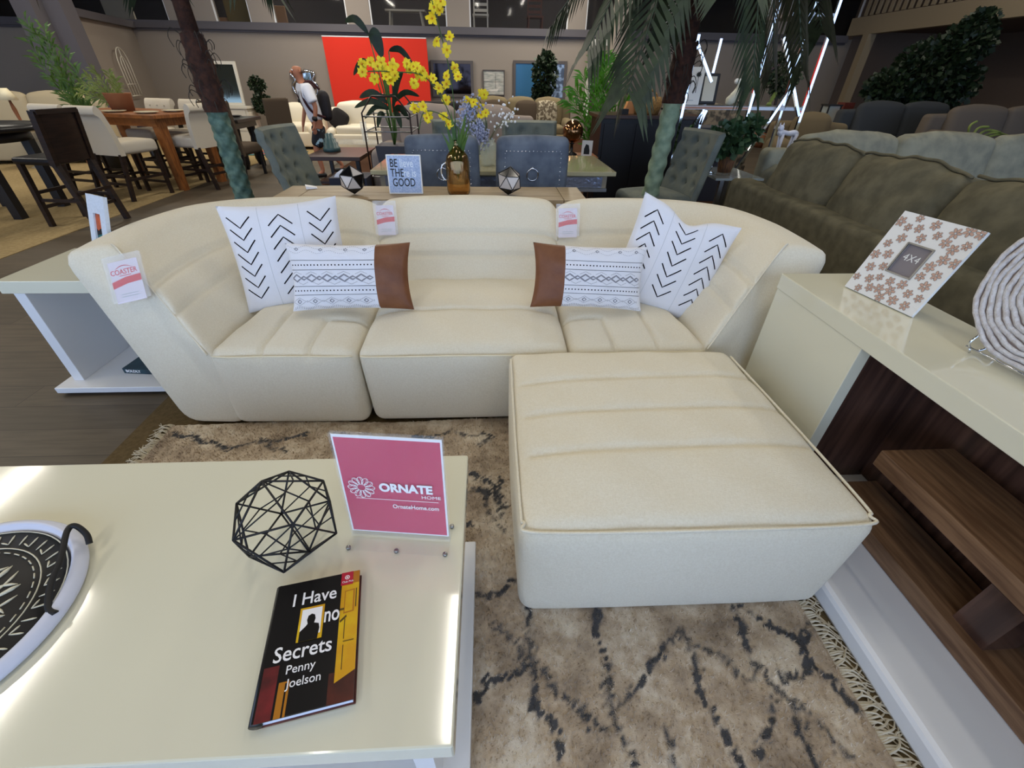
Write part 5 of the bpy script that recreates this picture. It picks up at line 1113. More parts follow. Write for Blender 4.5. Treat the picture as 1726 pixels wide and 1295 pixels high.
tag(MB().soft((-3.25, 11.15, .60), (.34, .13, .34), .06, mat('black_cushion', (26, 22, 22), .9), crown=.03, rz=R(20), rx=R(-15), ry=R(35)).build('cushion'), 'black cushion leaning in the white armchair before the red panel', 'cushion')
couch('recliner_sofa', 'mauve grey recliner sofa behind the nailhead chairs', 'sofa', (-.42, 6.55, 0), 0, 2.1, m_mauve, D=1.0, sh=.45, bh=.96, aw=.3, ah=.62, nc=2, wob=.008)
couch('sofa', 'long beige sofa below the blue mirror at the back', 'sofa', (.75, 11.3, 0), 0, 2.3, mat('olive_tan_fabric', (120, 106, 78), .9), D=.95, sh=.45, bh=.92, aw=.22, ah=.62, nc=3)
m_pat = mat('patterned_linen', (176, 164, 140), .9, col2=(96, 84, 66), scale=18, ramp=(.45, .52))
for x, mm_, lb in ((.15, m_umber, 'brown cushion at the left of the long beige sofa'), (.85, m_umber, 'brown cushion in the middle of the long beige sofa'), (1.28, m_pat, 'patterned cushion at the right of the long beige sofa')):
    tag(MB().soft((x, 11.15, .76), (.46, .14, .42), .06, mm_, crown=.04, rx=R(-15)).build('cushion'), lb, 'cushion')
couch('sofa', 'dark slate sofa at the back right under the balcony', 'sofa', (7.25, 8.3, 0), 0, 2.1, mat('slate_fabric', (58, 60, 62), .9, spec=.2), D=.95, sh=.45, bh=1.02, aw=.24, ah=.66, nc=2)
couch('sofa', 'taupe sofa at the far right edge under the balcony', 'sofa', (8.0, 7.2, 0), 0, 2.3, mat('taupe_fabric', (98, 88, 78), .9, spec=.2), D=.95, sh=.45, bh=1.02, aw=.26, ah=.78, nc=2)
couch('sofa', 'floral patterned sofa behind the steel display shelf', 'sofa', (3.0, 7.6, 0), R(-6), 1.9, mat('floral_fabric', (120, 108, 92), .9, col2=(62, 58, 52), scale=14, ramp=(.42, .58)), D=.9, sh=.45, bh=.98, aw=.2, ah=.64, nc=2)
couch('armchair', 'tan armchair with rolled arms right of the floral sofa', 'armchair', (4.55, 6.75, 0), R(-20), 1.0, mat('tan_fabric', (96, 82, 58), .9), D=.9, sh=.45, bh=.92, aw=.26, ah=.70, nc=1)
# big chenille sofas on the right
def sofa_r(name, label, mA, x0, y0, y1, zb, zc, ncush, face, seed, w=1.0):
    """back runs along y at x0; face=+1 sits toward +x"""
    t = thing(name, label, 'sofa', (x0+face*.5, (y0+y1)/2, 0)); L_ = y1-y0
    def fnb(p): return Vector((x0+face*.10+p.x+(.0 if p.z < 0 else face*.02*p.z), (y0+y1)/2+p.y, zb/2+.03+p.z))
    MB().rbox((.10, L_/2, zb/2), .045, (3, 40, 8), mA, fnb).build('back_frame', t)
    MB().soft((x0+face*.62, (y0+y1)/2, .24), (.9, L_, .4), .04, mA).build('base', t)
    for i in range(2):
        yy = y0 if i == 0 else y1; MB().soft((x0+face*.6, yy+(.14 if i == 0 else -.14), .36), (.95, .27, .56), .1, mA, n=(8, 4, 6)).build('arm', t)
    cl = (L_-.5)/ncush
    for i in range(ncush):
        cy = y0+.25+cl*(i+.5)
        Mc = Matrix.Translation((x0+face*.32, cy, zc)) @ Matrix.Rotation(face*R(12), 4, 'Y')
        h = (.13, cl/2*1.03, .25)
        def fn(p, i=i, cy=cy):
            u, v, w_ = p.x/h[0], p.y/h[1], p.z/h[2]; q = Vector(p)
            q.x += .07*(1-v*v)*(1-w_*w_)*u; q.z += .035*(1-v*v)*w_+.007*sin(6*v+seed+i*2)*max(0, w_)+.004*sin(15*v+i)*max(0, w_)
            q.x += .008*sin(5*v+4*w_+i)+.003*sin(11*w_+7*v)
            return Mc @ q
        MB().rbox(h, .075, (4, 26, 12), mA, fn).build('back_cushion', t)
        pp = [fn(Vector((-face*h[0]*.55, -h[1]+.02+(2*h[1]-.04)*k/24, h[2]*1.02))) for k in range(25)]; MB().tube(pp, .008, mA, 6).build('piping', t)
        MB().soft((x0+face*.72, cy, .50), (.66, cl*.99, .16), .06, mA, crown=.03).build('seat_cushion', t)
    return t
sofa_r('chenille_sofa', 'olive grey chenille sofa with its back to the console', m_sofagreen, 2.02, 1.15, 3.86, .70, .76, 3, 1, 1)
couch('chenille_sofa', 'silver grey chenille sofa standing at right angles beyond the olive grey one', 'sofa', (4.56, 4.42, 0), 0, 3.5, m_sofaflip, D=.98, sh=.45, bh=.84, aw=.24, ah=.66, nc=3, pillow_top=True, wob=.012)
# ------------------------------------------------------------------ things on the back wall
t = thing('red_panel', 'large orange red display panel against the back wall', 'panel', (-2.73, 13.8, 0))
MB().bx(-4.03, -1.50, 13.66, 13.72, .05, 2.15, m_red).build('board', t); MB().bx(-4.03, -1.50, 13.655, 13.725, 2.15, 2.17, m_white_side).build('top_edge', t)
for x in (-3.8, -1.7): MB().bx(x-.03, x+.03, 13.72, 13.98, 0, 1.9, m_trim).build('support', t)
def framed(name, label, cat, x0, x1, z0, z1, fw, mf, mi, y=13.95):
    t = thing(name, label, cat, ((x0+x1)/2, y, z0)); b = MB()
    for a0, a1, c0, c1 in ((x0, x0+fw, z0, z1), (x1-fw, x1, z0, z1), (x0+fw, x1-fw, z0, z0+fw), (x0+fw, x1-fw, z1-fw, z1)): b.bx(a0, a1, y-.02, y+.04, c0, c1, mf)
    b.build('frame_border', t, bevel=.004); MB().bx(x0+fw, x1-fw, y, y+.02, z0+fw, z1-fw, mi).build('picture' if mi.name != 'blue_mirror' else 'glass', t); return t
m_fr1 = mat('grey_frame_wood', (84, 78, 76), .5)
framed('dark_mirror', 'grey framed mirror with a dark reflection right of the red panel', 'mirror', -1.47, -.37, .95, 1.74, .07, m_fr1, mat('dark_mirror_glass', (44, 38, 40), .05, metal=.9))
t = framed('wall_mirror', 'wide grey framed mirror with a blue reflection behind the ficus', 'mirror', .68, 2.10, .90, 1.77, .07, m_fr1, mat('blue_mirror', (60, 112, 150), .25, metal=.3))
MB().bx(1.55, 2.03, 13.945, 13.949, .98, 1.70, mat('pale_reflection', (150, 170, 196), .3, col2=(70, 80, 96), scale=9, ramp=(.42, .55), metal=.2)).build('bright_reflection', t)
t = framed('boat_picture', 'small grey framed picture of a sailing boat on the back wall', 'picture', -.12, .46, 1.0, 1.56, .025, m_fr1, mat('pale_sea_print', (196, 192, 184), .7, col2=(140, 146, 140), scale=5, stretch=(1, 1, 5)))
flat(t, frame((-.12, 13.945, 1.0), (1, 0, 0), (0, 0, 1)), [([(.15, .13), (.42, .15), (.38, .09), (.2, .085)], mat('boat_white', (208, 204, 196), .7)), (rect(.33, .337, .15, .48), m_fr1), (rect(.02, .56, .30, .306), m_fr1)], 'boat_drawing', z=.001)
t = thing('ornate_mirror', 'silver scroll framed mirror on the back wall behind the walking man', 'mirror', (-4.78, 13.93, .9)); b = MB()
for s_ in (-1, 1):
    P = catmull([(-4.78+s_*.02, 13.93, .90), (-4.78+s_*.25, 13.93, .95), (-4.78+s_*.32, 13.93, 1.15), (-4.78+s_*.22, 13.93, 1.27), (-4.78+s_*.30, 13.93, 1.42), (-4.78+s_*.05, 13.93, 1.48)], 6); b.tube(P, .028, m_chrome, 6)
b.tube([(-5.08, 13.93, 1.45), (-4.48, 13.93, 1.45)], .02, m_chrome, 6); b.build('scroll_frame', t); MB().bx(-4.98, -4.58, 13.94, 13.97, .98, 1.43, mat('clear_mirror', (190, 200, 205), .05, metal=.95)).build('glass', t)
t = thing('arched_trellis', 'white arched window frame ornament on the wing wall at the left', 'ornament', (-8.35, 12.6, .93)); b = MB()
def wq(u, z): p = Vector((-8.29, 12.5, 0))+(A-B).normalized()*u+Vector((.09, 0, z)); return p
def aw(r): return [wq(r*cos(pi*k/12), 1.50+r*1.15*sin(pi*k/12)) for k in range(13)]
b.tube([wq(.28, .93)]+aw(.28)+[wq(-.28, .93)], .011, m_drs, 5); b.tube([wq(.14, .93)]+aw(.14)+[wq(-.14, .93)], .009, m_drs, 5)
for u in (-.28, 0): b.tube([wq(u, .93), wq(u, 1.80 if u == 0 else 1.5)], .009, m_drs, 5)
b.tube([wq(-.28, .93), wq(.28, .93)], .011, m_drs, 5); b.tube([wq(-.28, 1.15), wq(.28, 1.15)], .008, m_drs, 5); b.build('frame_rods', t)
tag(MB().bx(2.62, 2.66, 13.4, 13.9, .6, 2.2, m_frw).bx(2.62, 3.5, 13.4, 13.44, 2.08, 2.2, m_frw).build('partition_frame'), 'white upright door frame beside the round grey column at the back', 'frame')
# ------------------------------------------------------------------ upper floor things seen through the panes
t = thing('bench', 'pale wooden bench on the upper floor behind the window panes', 'bench', (-2.1, 14.9, 2.34)); MB().bx(-2.62, -1.60, 14.75, 15.15, 2.76, 2.80, m_drs).build('seat', t)
for x in (-2.5, -1.72):
    for y in (14.8, 15.1): MB().bar((x+(.06 if x > -2 else -.06), y, 2.34), (x, y, 2.76), .04, .04, m_drs).build('leg', t)
def ladder(label, x, y, m_, grp='upper floor chairs'):
    t = thing('ladderback_chair', label, 'chair', (x, y, 2.34), group=grp)
    for s_ in (-.18, .18): MB().bar((x+s_, y+.2, 2.34), (x+s_, y+.25, 3.25), .035, .035, m_).build('rear_leg', t); MB().bar((x+s_, y-.2, 2.34), (x+s_, y-.2, 2.7), .035, .035, m_).build('leg', t)
    for z in (2.85, 2.97, 3.09, 3.2): MB().bar((x-.18, y+.23, z), (x+.18, y+.23, z), .02, .06, m_).build('slat', t)
    MB().box((x, y, 2.72), (.42, .42, .04), m_).build('seat', t); return t
ladder('pale ladderback chair on the upper floor at the right end of the bench', -1.15, 14.9, m_drs); ladder('white ladderback chair on the upper floor right of the second pillar', -.15, 14.9, m_frw)
ladder('reddish wooden chair on the upper floor near the palm fronds', 1.3, 15.0, mat('red_brown_wood', (96, 52, 40), .5))
m_canv = mat('tan_canvas', (168, 134, 108), .9)
for (x0, x1, z1, m_, lb) in ((-5.55, -5.12, 2.8, m_canv, 'tan canvas board leaning on the upper floor window beside the grey pillar'), (-7.62, -7.2, 3.2, mat('rose_fabric', (160, 138, 124), .9), 'rose beige upholstered headboard standing on the upper floor'),
                         (-6.62, -6.0, 3.0, mat('khaki_board', (132, 118, 82), .9), 'khaki headboard standing on the upper floor behind the palm fronds'), (-9.6, -8.9, 3.2, m_ivory, 'pale panel standing on the upper floor at the bend of the wall')):
    tag(MB().box(((x0+x1)/2, 14.7, (2.34+z1)/2), (x1-x0, .06, z1-2.34), m_).build('headboard', bevel=.02), lb, 'headboard')
tag(MB().bx(-7.05, -6.62, 14.6, 14.9, 2.34, 2.54, m_canv).build('storage_box'), 'tan box on the upper floor beside the khaki headboard', 'box')
# ------------------------------------------------------------------ dark cabinet with basket
m_cab = mat('ebony_cabinet', (20, 17, 18), .4); m_cabt = mat('cabinet_top_wood', (64, 44, 36), .35)
t = thing('tall_cabinet', 'tall black cabinet with a brown top behind the right palm', 'cabinet', (2.1, 6.3, 0))
MB().bx(1.38, 2.62, 6.05, 6.65, .05, 1.0, m_cab).build('body', t); MB().bx(1.34, 2.66, 6.0, 6.68, 1.0, 1.04, m_cabt).build('top', t, bevel=.004)
for k in range(3): MB().bx(1.42+k*.40, 1.78+k*.40, 6.035, 6.05, .12, .95, m_cab).build('door', t)
m_wick = mat('honey_wicker', (176, 138, 82), .8, col2=(120, 86, 46), scale=60, bump=.6, bscale=80)
t = thing('wicker_basket', 'honey wicker basket with a hooped handle on the tall black cabinet', 'basket', (1.95, 6.15, 1.04))
MB().lathe([(.001, 0), (.14, 0), (.165, .09), (.155, .18), (.15, .18), (.155, .09), (.13, .01), (.001, .01)], m_wick, (1.96, 6.2, 1.042), 24, sx=1.05, sy=.8).build('body', t)
MB().tube([Vector((1.96+.11*cos(a), 6.2, 1.20+.09*sin(a))) for a in [pi*k/12 for k in range(13)]], .011, m_wick, 6).build('handle', t)
tag(MB().hexa([(1.68, 6.2, 1.042), (1.80, 6.2, 1.042), (1.80, 6.3, 1.042), (1.68, 6.3, 1.042), (1.72, 6.2, 1.17), (1.92, 6.2, 1.17), (1.92, 6.3, 1.17), (1.72, 6.3, 1.17)], mat('orange_tan_leather', (190, 128, 74), .6)).build('leather_tote'), 'orange tan leather tote left of the wicker basket', 'bag')
tag(MB().bx(1.60, 1.70, 6.06, 6.14, 1.042, 1.10, m_black).build('jewelry_box'), 'small black box on the left of the tall black cabinet', 'box')
tag(MB().lathe([(.001, 0), (.05, 0), (.12, .06), (.125, .07), (.05, .015), (.001, .01)], m_black, (2.25, 6.15, 1.042), 20).build('bowl'), 'black bowl on the tall cabinet right of the wicker basket', 'bowl')
# second lower blue grey cabinet
t = thing('low_cabinet', 'slate blue low cabinet right of the tall black one', 'cabinet', (3.0, 6.5, 0)); MB().bx(2.72, 3.25, 6.3, 6.7, .0, .86, mat('slate_blue_paint', (66, 72, 92), .5)).build('body', t); MB().bx(2.69, 3.28, 6.27, 6.72, .86, .9, m_slate).build('top', t)
# bronze globe, side table, photo frame
t = thing('side_table', 'brown wooden side table beyond the right end of the mirrored table', 'side table', (1.2, 6.1, 0)); MB().bx(.95, 1.36, 5.9, 6.3, .55, .60, m_honey).build('table_top', t, bevel=.004)
for x in (1.0, 1.31):
    for y in (5.95, 6.25): MB().box((x, y, .275), (.05, .05, .55), m_darkwood).build('leg', t)
t = thing('bronze_globe', 'mirrored bronze globe on a dark stand on the brown side table', 'ornament', (1.06, 6.05, .60)); MB().ball((1.04, 6.05, .86), .125, mat('bronze_mirror', (150, 108, 72), .12, metal=.95), 24).build('globe', t)
MB().lathe([(.07, 0), (.075, .015), (.02, .04), (.018, .12), (.05, .15)], m_blackwood, (1.04, 6.05, .601), 16).build('stand', t)
M = frame((1.16, 6.0, .602), (.9, -.3, 0), (0, .1, 1)); t = thing('photo_frame', 'white photo frame with a dark figure right of the bronze globe', 'picture frame', (1.2, 6.0, .6)); onM(M)(0, .13, 0, .17, 0, .015, m_frw).build('frame_border', t); flat(t, M, [([(.03, .02), (.10, .02), (.10, .06), (.085, .12), (.05, .13), (.03, .08)], m_black)], 'picture', z=.016)
# ------------------------------------------------------------------ steel display shelf with things
m_rod = mat('polished_rod', (235, 240, 245), .08, metal=1)
t = thing('display_shelf', 'polished steel display shelf with crossing rods at the right', 'shelf', (2.65, 5.4, 0))
def rod(a, b_, w_=.026): MB().bar(a, b_, w_, w_, m_rod).build('rod', t, label='polished steel rod')
for p in (((3.31, 5.2, 0), (3.31, 5.2, 2.3)), ((2.73, 5.2, 0), (2.73, 5.2, 2.3)), ((2.40, 5.62, 0), (2.44, 5.62, 1.75)), ((2.01, 5.2, 0), (2.03, 5.2, 1.75)), ((3.35, 5.65, 0), (3.35, 5.65, 2.3)), ((2.87, 5.2, 1.74), (3.29, 5.2, 1.10)), ((3.12, 5.2, 1.36), (2.74, 5.2, .50)),
          ((2.02, 5.2, 1.70), (2.26, 5.2, 1.38)), ((2.24, 5.2, 1.12), (2.12, 5.2, .92)), ((2.46, 5.62, 1.12), (2.42, 5.62, .98))): rod(*p)
MB().bx(1.99, 3.31, 5.21, 5.62, 1.145, 1.175, m_steel).build('shelf_board', t); MB().bx(2.0, 2.74, 5.195, 5.21, 1.15, 1.17, mat('salmon_edge', (190, 140, 116), .5)).build('wood_edge', t)
MB().bx(2.88, 3.31, 5.19, 5.64, 1.90, 1.925, m_steel).build('top_board', t)
M = frame((2.03, 5.36, 1.235), (.9, -.22, 0), (0, .08, 1)); t = thing('palm_print', 'white canvas print of two black palm trees standing on the steel shelf', 'picture', (2.1, 5.35, 1.18)); onM(M)(0, .20, -.055, .27, -.012, 0, m_frw).build('canvas', t)
pl = []
for cx_, cy_, s_ in ((.065, .13, .8), (.145, .20, 1)):
    pl.append(([(cx_-.003, 0.02 if s_ < 1 else .05), (cx_+.003, .02 if s_ < 1 else .05), (cx_+.004, cy_), (cx_, cy_)], m_black))
    star = []
    for k in range(22): a = 2*pi*k/22; r_ = (.036 if k % 2 else .02)*s_; star.append((cx_+r_*cos(a)*.9, cy_+.006+r_*sin(a)*.8))
    pl.append((star, mat('print_green_black', (30, 38, 36), .7)))
pl.append((rect(.03, .14, -.02, -.012), m_seam)); flat(t, M, pl, 'palm_drawing', z=.0005)
t = thing('black_tray_mirror', 'black framed rectangular mirror tilted on the steel shelf', 'mirror', (2.40, 5.4, 1.18)); M = frame((2.27, 5.45, 1.18), (1, 0, 0), (.12, .12, 1)); b_ = onM(M); b_(0, .20, 0, .28, -.02, 0, m_black).build('frame_border', t, bevel=.01); b_(.035, .165, .03, .25, .0, .004, mat('cream_mirror', (196, 190, 170), .3)).build('glass', t)
t = thing('bird_figurine', 'white and cream bird figurine on the steel shelf', 'figurine', (2.64, 5.42, 1.18)); b = MB(); b.tube(catmull([(2.57, 5.42, 1.19), (2.62, 5.42, 1.23), (2.66, 5.42, 1.30), (2.66, 5.42, 1.37), (2.62, 5.42, 1.39)], 4), [.01, .025, .045, .05, .05, .045, .045, .04, .035, .03, .025, .022, .022, .02, .02, .018, .012][:17], mat('cream_ceramic', (206, 202, 180), .4), 10); b.ball((2.63, 5.42, 1.39), .026, m_frw, 10); b.ball((2.67, 5.42, 1.385), .03, m_frw, 10); b.build('body', t)
t = thing('curved_horn', 'long dark curved horn ornament on the steel shelf', 'ornament', (2.8, 5.45, 1.18)); MB().tube(catmull([(2.73, 5.45, 1.195), (2.78, 5.45, 1.28), (2.88, 5.45, 1.42), (3.02, 5.45, 1.52), (3.06, 5.45, 1.54)], 6), [.028-.001*k for k in range(25)], mat('dark_horn', (50, 26, 26), .3), 10).build('horn', t)
tag(MB().lathe([(.001, 0), (.02, 0), (.028, .05), (.024, .09), (.008, .13), (.006, .16), (.001, .16)], m_blackwood, (2.90, 5.5, 1.177), 12).build('bottle'), 'small dark bottle on the steel shelf beside the curved horn', 'bottle')
b = MB(); broad(b, (3.07, 5.45, 1.18), (3.12, 5.45, 1.30), .03, m_leafp, .02); b.lathe([(.001, 0), (.03, 0), (.02, .03), (.001, .03)], m_leafp, (3.07, 5.45, 1.177), 10); tag(b.build('leaf_ornament'), 'yellow green leaf ornament at the right of the steel shelf', 'ornament')
b = MB(); b.ball((3.13, 5.2, 1.0), .035, m_bw, 12, sx=.8, sz=1.2)
t = thing('side_table', 'small dark pedestal table under the white cat figurine', 'side table', (3.12, 5.0, 0)); MB().bx(2.95, 3.28, 4.9, 5.1, .59, .618, m_blackwood).build('table_top', t); MB().box((3.12, 5.0, .295), (.08, .08, .59), m_blackwood).build('leg', t)
t = thing('cat_figurine', 'white long legged cat figurine in front of the steel shelf', 'figurine', (3.15, 5.0, .6)); b = MB(); m_cat = mat('white_porcelain', (206, 208, 220), .3)
b.tube(catmull([(3.01, 5.0, .95), (3.05, 5.0, .965), (3.12, 5.0, .955), (3.18, 5.0, .96), (3.22, 5.0, .94)], 4), [.022, .03, .032, .03, .026, .022, .022, .022, .024, .026, .028, .028, .028, .028, .026, .022, .014], m_cat, 10)
b.ball((3.02, 5.0, 1.0), .032, m_cat, 10)
for s_ in (-1, 1): b.lathe([(.01, 0), (.001, .03)], m_cat, (3.02+s_*.018, 5.0, 1.022), 6)
b.build('body', t)
for x, dx in ((3.05, .01), (3.20, -.03)):
    for y in (4.98, 5.02): MB().tube([(x, y, .95), (x+dx, y, .80), (x+dx, y, .62)], [.02, .009, .008], m_cat, 7).build('leg', t)
t = thing('glass_end_table', 'small glass topped table with a potted plant behind the chenille sofa corner', 'table', (2.6, 5.0, 0)); m_gt = mat('frosted_glass_top', (150, 158, 156), .15, coat=.3)
MB().hexa([(2.2, 4.44, .60), (2.68, 4.44, .60), (2.68, 5.12, .60), (2.26, 5.12, .60), (2.2, 4.44, .62), (2.68, 4.44, .62), (2.68, 5.12, .62), (2.26, 5.12, .62)], m_gt).build('table_top', t)
for x in (2.3, 2.62):
    for y in (4.52, 5.04): MB().box((x, y, .3), (.04, .04, .6), m_steel).build('leg', t)
m_sl = mat('striped_basket', (126, 84, 48), .8, col2=(70, 48, 36), scale=10, stretch=(12, 12, .3))
tree('leafy green pothos in a striped brown pot on the glass end table', 2.44, 4.8, .72, [((2.40, 4.8, .92), .17, .8), ((2.25, 4.75, .90), .13, .7), ((2.55, 4.8, .97), .13, .9), ((2.18, 4.7, .82), .09, .8), ((2.6, 4.8, 1.04), .07, 1)], 900, .075, mat('pothos_leaf', (44, 74, 48), .4, col2=(70, 92, 58), scale=20), 12, trunk=.008, pot=(.088, .15, m_sl), zbase=.62, name='potted_plant', cat='plant')
tag(MB().lathe([(.04, 0), (.008, .02), (.006, .1), (.02, .14), (.001, .18)], m_chrome, (2.26, 4.72, .622), 14).build('candle_holder'), 'slim chrome candle holder at the left of the glass end table', 'candle holder')
# right background
t = thing('low_chest', 'long brown wooden chest behind the silver grey sofa', 'chest', (6.8, 6.1, 0)); MB().bx(5.2, 8.4, 5.9, 6.35, 0, .56, m_cabt).build('body', t); MB().bx(5.15, 8.45, 5.85, 6.4, .56, .60, m_honey).build('top', t)
t = thing('magazine_stand', 'dark side table with magazines and a white loop handle left of the slate sofa', 'side table', (4.55, 5.6, 0)); MB().bx(4.2, 4.75, 5.6, 5.9, .66, .72, m_blackwood).build('table_top', t); MB().box((4.47, 5.75, .33), (.12, .12, .66), m_blackwood).build('leg', t)
for k, (dz, lb) in enumerate(((.0, 'lower pale magazine on the dark side table'), (.02, 'upper pale magazine on the dark side table'))): tag(MB().box((4.5-.04*k, 5.75, .731+dz), (.36-.1*k, .24, .018), m_plate).build('magazine'), lb, 'magazine')
b = MB(); r5 = random.Random(2)
for k in range(5): b.tube(catmull([(6.30, 6.1, .60), (6.30+.03*k-.05, 6.1, .78), (6.26+.12*k-.1, 6.1, .96-.02*k), (6.32+.2*k-.1, 6.1, 1.02-.06*k)], 5), .014, m_leafp, 6)
tag(b.build('pale_branch'), 'pale green twisted branch on the brown chest at the right edge', 'branch')
t = thing('lantern', 'metal and glass lantern on a dark stand beside the slim column', 'lantern', (6.25, 9, .6)); MB().bx(6.15, 6.35, 8.9, 9.1, .80, 1.06, mat('lantern_glass', (190, 196, 190), .2, alpha=.5)).build('glass_box', t); b = MB()
for x in (6.14, 6.36):
    for y in (8.9, 9.1): b.box((x, y, .93), (.02, .02, .28), m_black)
b.bx(6.12, 6.38, 8.88, 9.12, .78, .80, m_black).bx(6.12, 6.38, 8.88, 9.12, 1.06, 1.08, m_black).bx(6.15, 6.35, 8.9, 9.1, 0, .78, m_blackwood); b.build('frame', t)
tag(MB().bx(6.7, 6.9, 9.3, 9.5, 0, 1.1, mat('mahogany', (90, 36, 26), .5)).bx(6.7, 7.1, 9.35, 9.5, .0, .7, mat('rust_wood', (104, 56, 36), .5)).build('side_cabinet'), 'reddish wooden cabinet behind the slim column at the back right', 'cabinet')
# left background
couch('sofa', 'beige sofa far back at the left edge behind the ivory chairs', 'sofa', (-8.2, 9.4, 0), R(10), 2.2, m_beige, sh=.45, bh=.95, nc=2)
t = thing('table_lamp', 'cream cone table lamp at the far left behind the bamboo grass', 'lamp', (-7.8, 8.5, .6)); MB().lathe([(.12, 0), (.05, .16), (.045, .16), (.115, 0)], mat('lamp_shade', (226, 214, 180), .8), (-7.75, 8.7, .98), 20).build('lamp_shade', t); MB().lathe([(.06, 0), (.02, .1), (.03, .25), (.01, .42)], m_terracotta, (-7.75, 8.7, .60), 14).build('base', t)
t = thing('side_table', 'round beige side table under the cream table lamp', 'side table', (-7.75, 8.7, 0)); MB().lathe([(.001, .55), (.32, .55), (.33, .60), (.001, .60)], m_beige, (-7.75, 8.7, 0), 28).build('table_top', t); MB().lathe([(.22, 0), (.05, .05), (.04, .55)], m_beige, (-7.75, 8.7, 0), 16).build('pedestal', t)
# coffee table, bowls, vase in the middle distance
t = thing('wood_coffee_table', 'dark wooden coffee table with bracket legs behind the left tufted chair', 'coffee table', (-2.05, 7.1, 0)); MB().bx(-2.5, -1.75, 6.62, 7.62, .43, .48, m_cabt).build('table_top', t, bevel=.004); MB().bx(-2.4, -1.85, 6.75, 7.5, .12, .15, m_cabt).build('shelf', t)
for x in (-2.45, -1.8):
    for y in (6.67, 7.57): MB().box((x, y, .215), (.05, .05, .43), m_blackwood).build('leg', t)
t = thing('stacked_teal_bowls', 'teal stepped ceramic tower standing on the dark wooden coffee table', 'ornament', (-2.33, 7.3, .48)); m_tl = mat('teal_ceramic', (52, 78, 80), .35)
MB().lathe([(.001, 0), (.12, 0), (.12, .05), (.10, .06), (.10, .11), (.08, .12), (.08, .16), (.06, .17), (.055, .22), (.03, .23), (.001, .235)], m_tl, (-2.27, 7.15, .482), 20).build('body', t)
tag(MB().hexa([(-1.95, 5.8, 0), (-1.5, 5.8, 0), (-1.5, 6.2, 0), (-1.95, 6.2, 0), (-1.95, 5.8, .36), (-1.5, 5.8, .36), (-1.5, 6.2, .36), (-1.95, 6.2, .36)], mat('navy_box', (44, 46, 62), .7)).build('storage_ottoman'), 'navy storage cube below the dark wooden coffee table', 'ottoman')
tag(MB().hexa([(-1.9, 5.85, .362), (-1.62, 5.8, .362), (-1.6, 6.05, .362), (-1.88, 6.08, .362), (-1.88, 5.9, .40), (-1.66, 5.86, .43), (-1.62, 6.0, .40), (-1.85, 6.05, .42)], mat('pale_paper', (170, 180, 204), .8)).build('folded_blanket'), 'pale blue folded cloth on the navy storage cube', 'cloth')
t = thing('glass_console', 'low glass table in front of the white armchair', 'table', (-2.3, 9.3, 0)); MB().bx(-3.0, -1.6, 9.0, 9.6, .36, .38, m_glass).build('table_top', t)
for x in (-2.9, -1.7): MB().bx(x-.02, x+.02, 9.05, 9.55, 0, .36, m_glass).build('leg', t)
tag(MB().lathe([(.001, 0), (.055, 0), (.06, .32), (.054, .32), (.05, .02), (.001, .02)], m_glass, (-2.27, 9.2, .382), 18).build('glass_vase'), 'tall clear cylinder vase on the low glass table', 'vase')
t = thing('table_lamp', 'pearl capiz table lamp behind the mauve recliner sofa', 'lamp', (-.82, 8.0, .6)); MB().lathe([(.05, .0), (.12, -.02), (.13, .0), (.085, .25), (.08, .25), (.12, .0)], mat('capiz_shade', (206, 198, 180), .4, col2=(170, 160, 140), scale=30), (-.80, 8.0, .74), 18).build('lamp_shade', t); MB().lathe([(.07, 0), (.02, .03), (.015, .3)], m_chrome, (-.80, 8.0, .601), 14).build('base', t)
t = thing('side_table', 'dark side table under the pearl table lamp', 'side table', (-.8, 8.0, 0)); MB().bx(-1.1, -.5, 7.8, 8.2, .56, .60, m_blackwood).build('table_top', t)
for x in (-1.05, -.55): MB().bx(x-.02, x+.02, 7.85, 8.15, 0, .56, m_blackwood).build('leg', t)
t = framed('cat_picture', 'square grey canvas with a dark curl beside the pearl table lamp', 'picture', -1.27, -.98, .76, 1.03, .008, m_frw, mat('grey_canvas', (168, 160, 152), .8), y=8.5)
t = thing('dark_armchair', 'x', 'armchair', (-.85, 8.9, 0)); t['label'] = 'dark armchair behind the pearl table lamp'
MB().soft((-.95, 8.9, .35), (1.0, .8, .6), .1, m_umber).build('base', t); MB().soft((-.95, 9.2, .72), (1.0, .25, .62), .1, mat('black_fabric', (34, 30, 32), .9)).build('backrest', t)
tag(MB().bx(-5.0, -3.95, 10.2, 10.8, .007, .02, mat('red_mat', (170, 60, 60), .95, col2=(60, 110, 110), scale=2.2, ramp=(.48, .5))).build('striped_mat'), 'red and teal striped mat on the beige carpet behind the brown chair', 'mat')
# ------------------------------------------------------------------ the walking man
PM = Matrix.Translation((-2.68, 8.0, .006)) @ Matrix.Rotation(R(122), 4, 'Z') @ Matrix.Scale(.895, 4)
def skin(name, pts, edges, m_, parent=None, lv=2):
    me = bpy.data.meshes.new(name); me.from_pydata([p[:3] for p in pts], edges, []); me.update()
    bm = bmesh.new(); bm.from_mesh(me); sk = bm.verts.layers.skin.verify(); bm.verts.ensure_lookup_table()
    for v, p in zip(bm.verts, pts): v[sk].radius = (p[3], p[4] if len(p) > 4 else p[3])
    bm.verts[0][sk].use_root = True; bm.to_mesh(me); bm.free(); me.materials.append(m_)
    o = bpy.data.objects.new(name, me); C.objects.link(o)
    s_ = o.modifiers.new('skin', 'SKIN'); s_.use_smooth_shade = True; sb = o.modifiers.new('sub', 'SUBSURF'); sb.levels = lv; sb.render_levels = lv
    if parent is not None: o.parent = parent
    return o
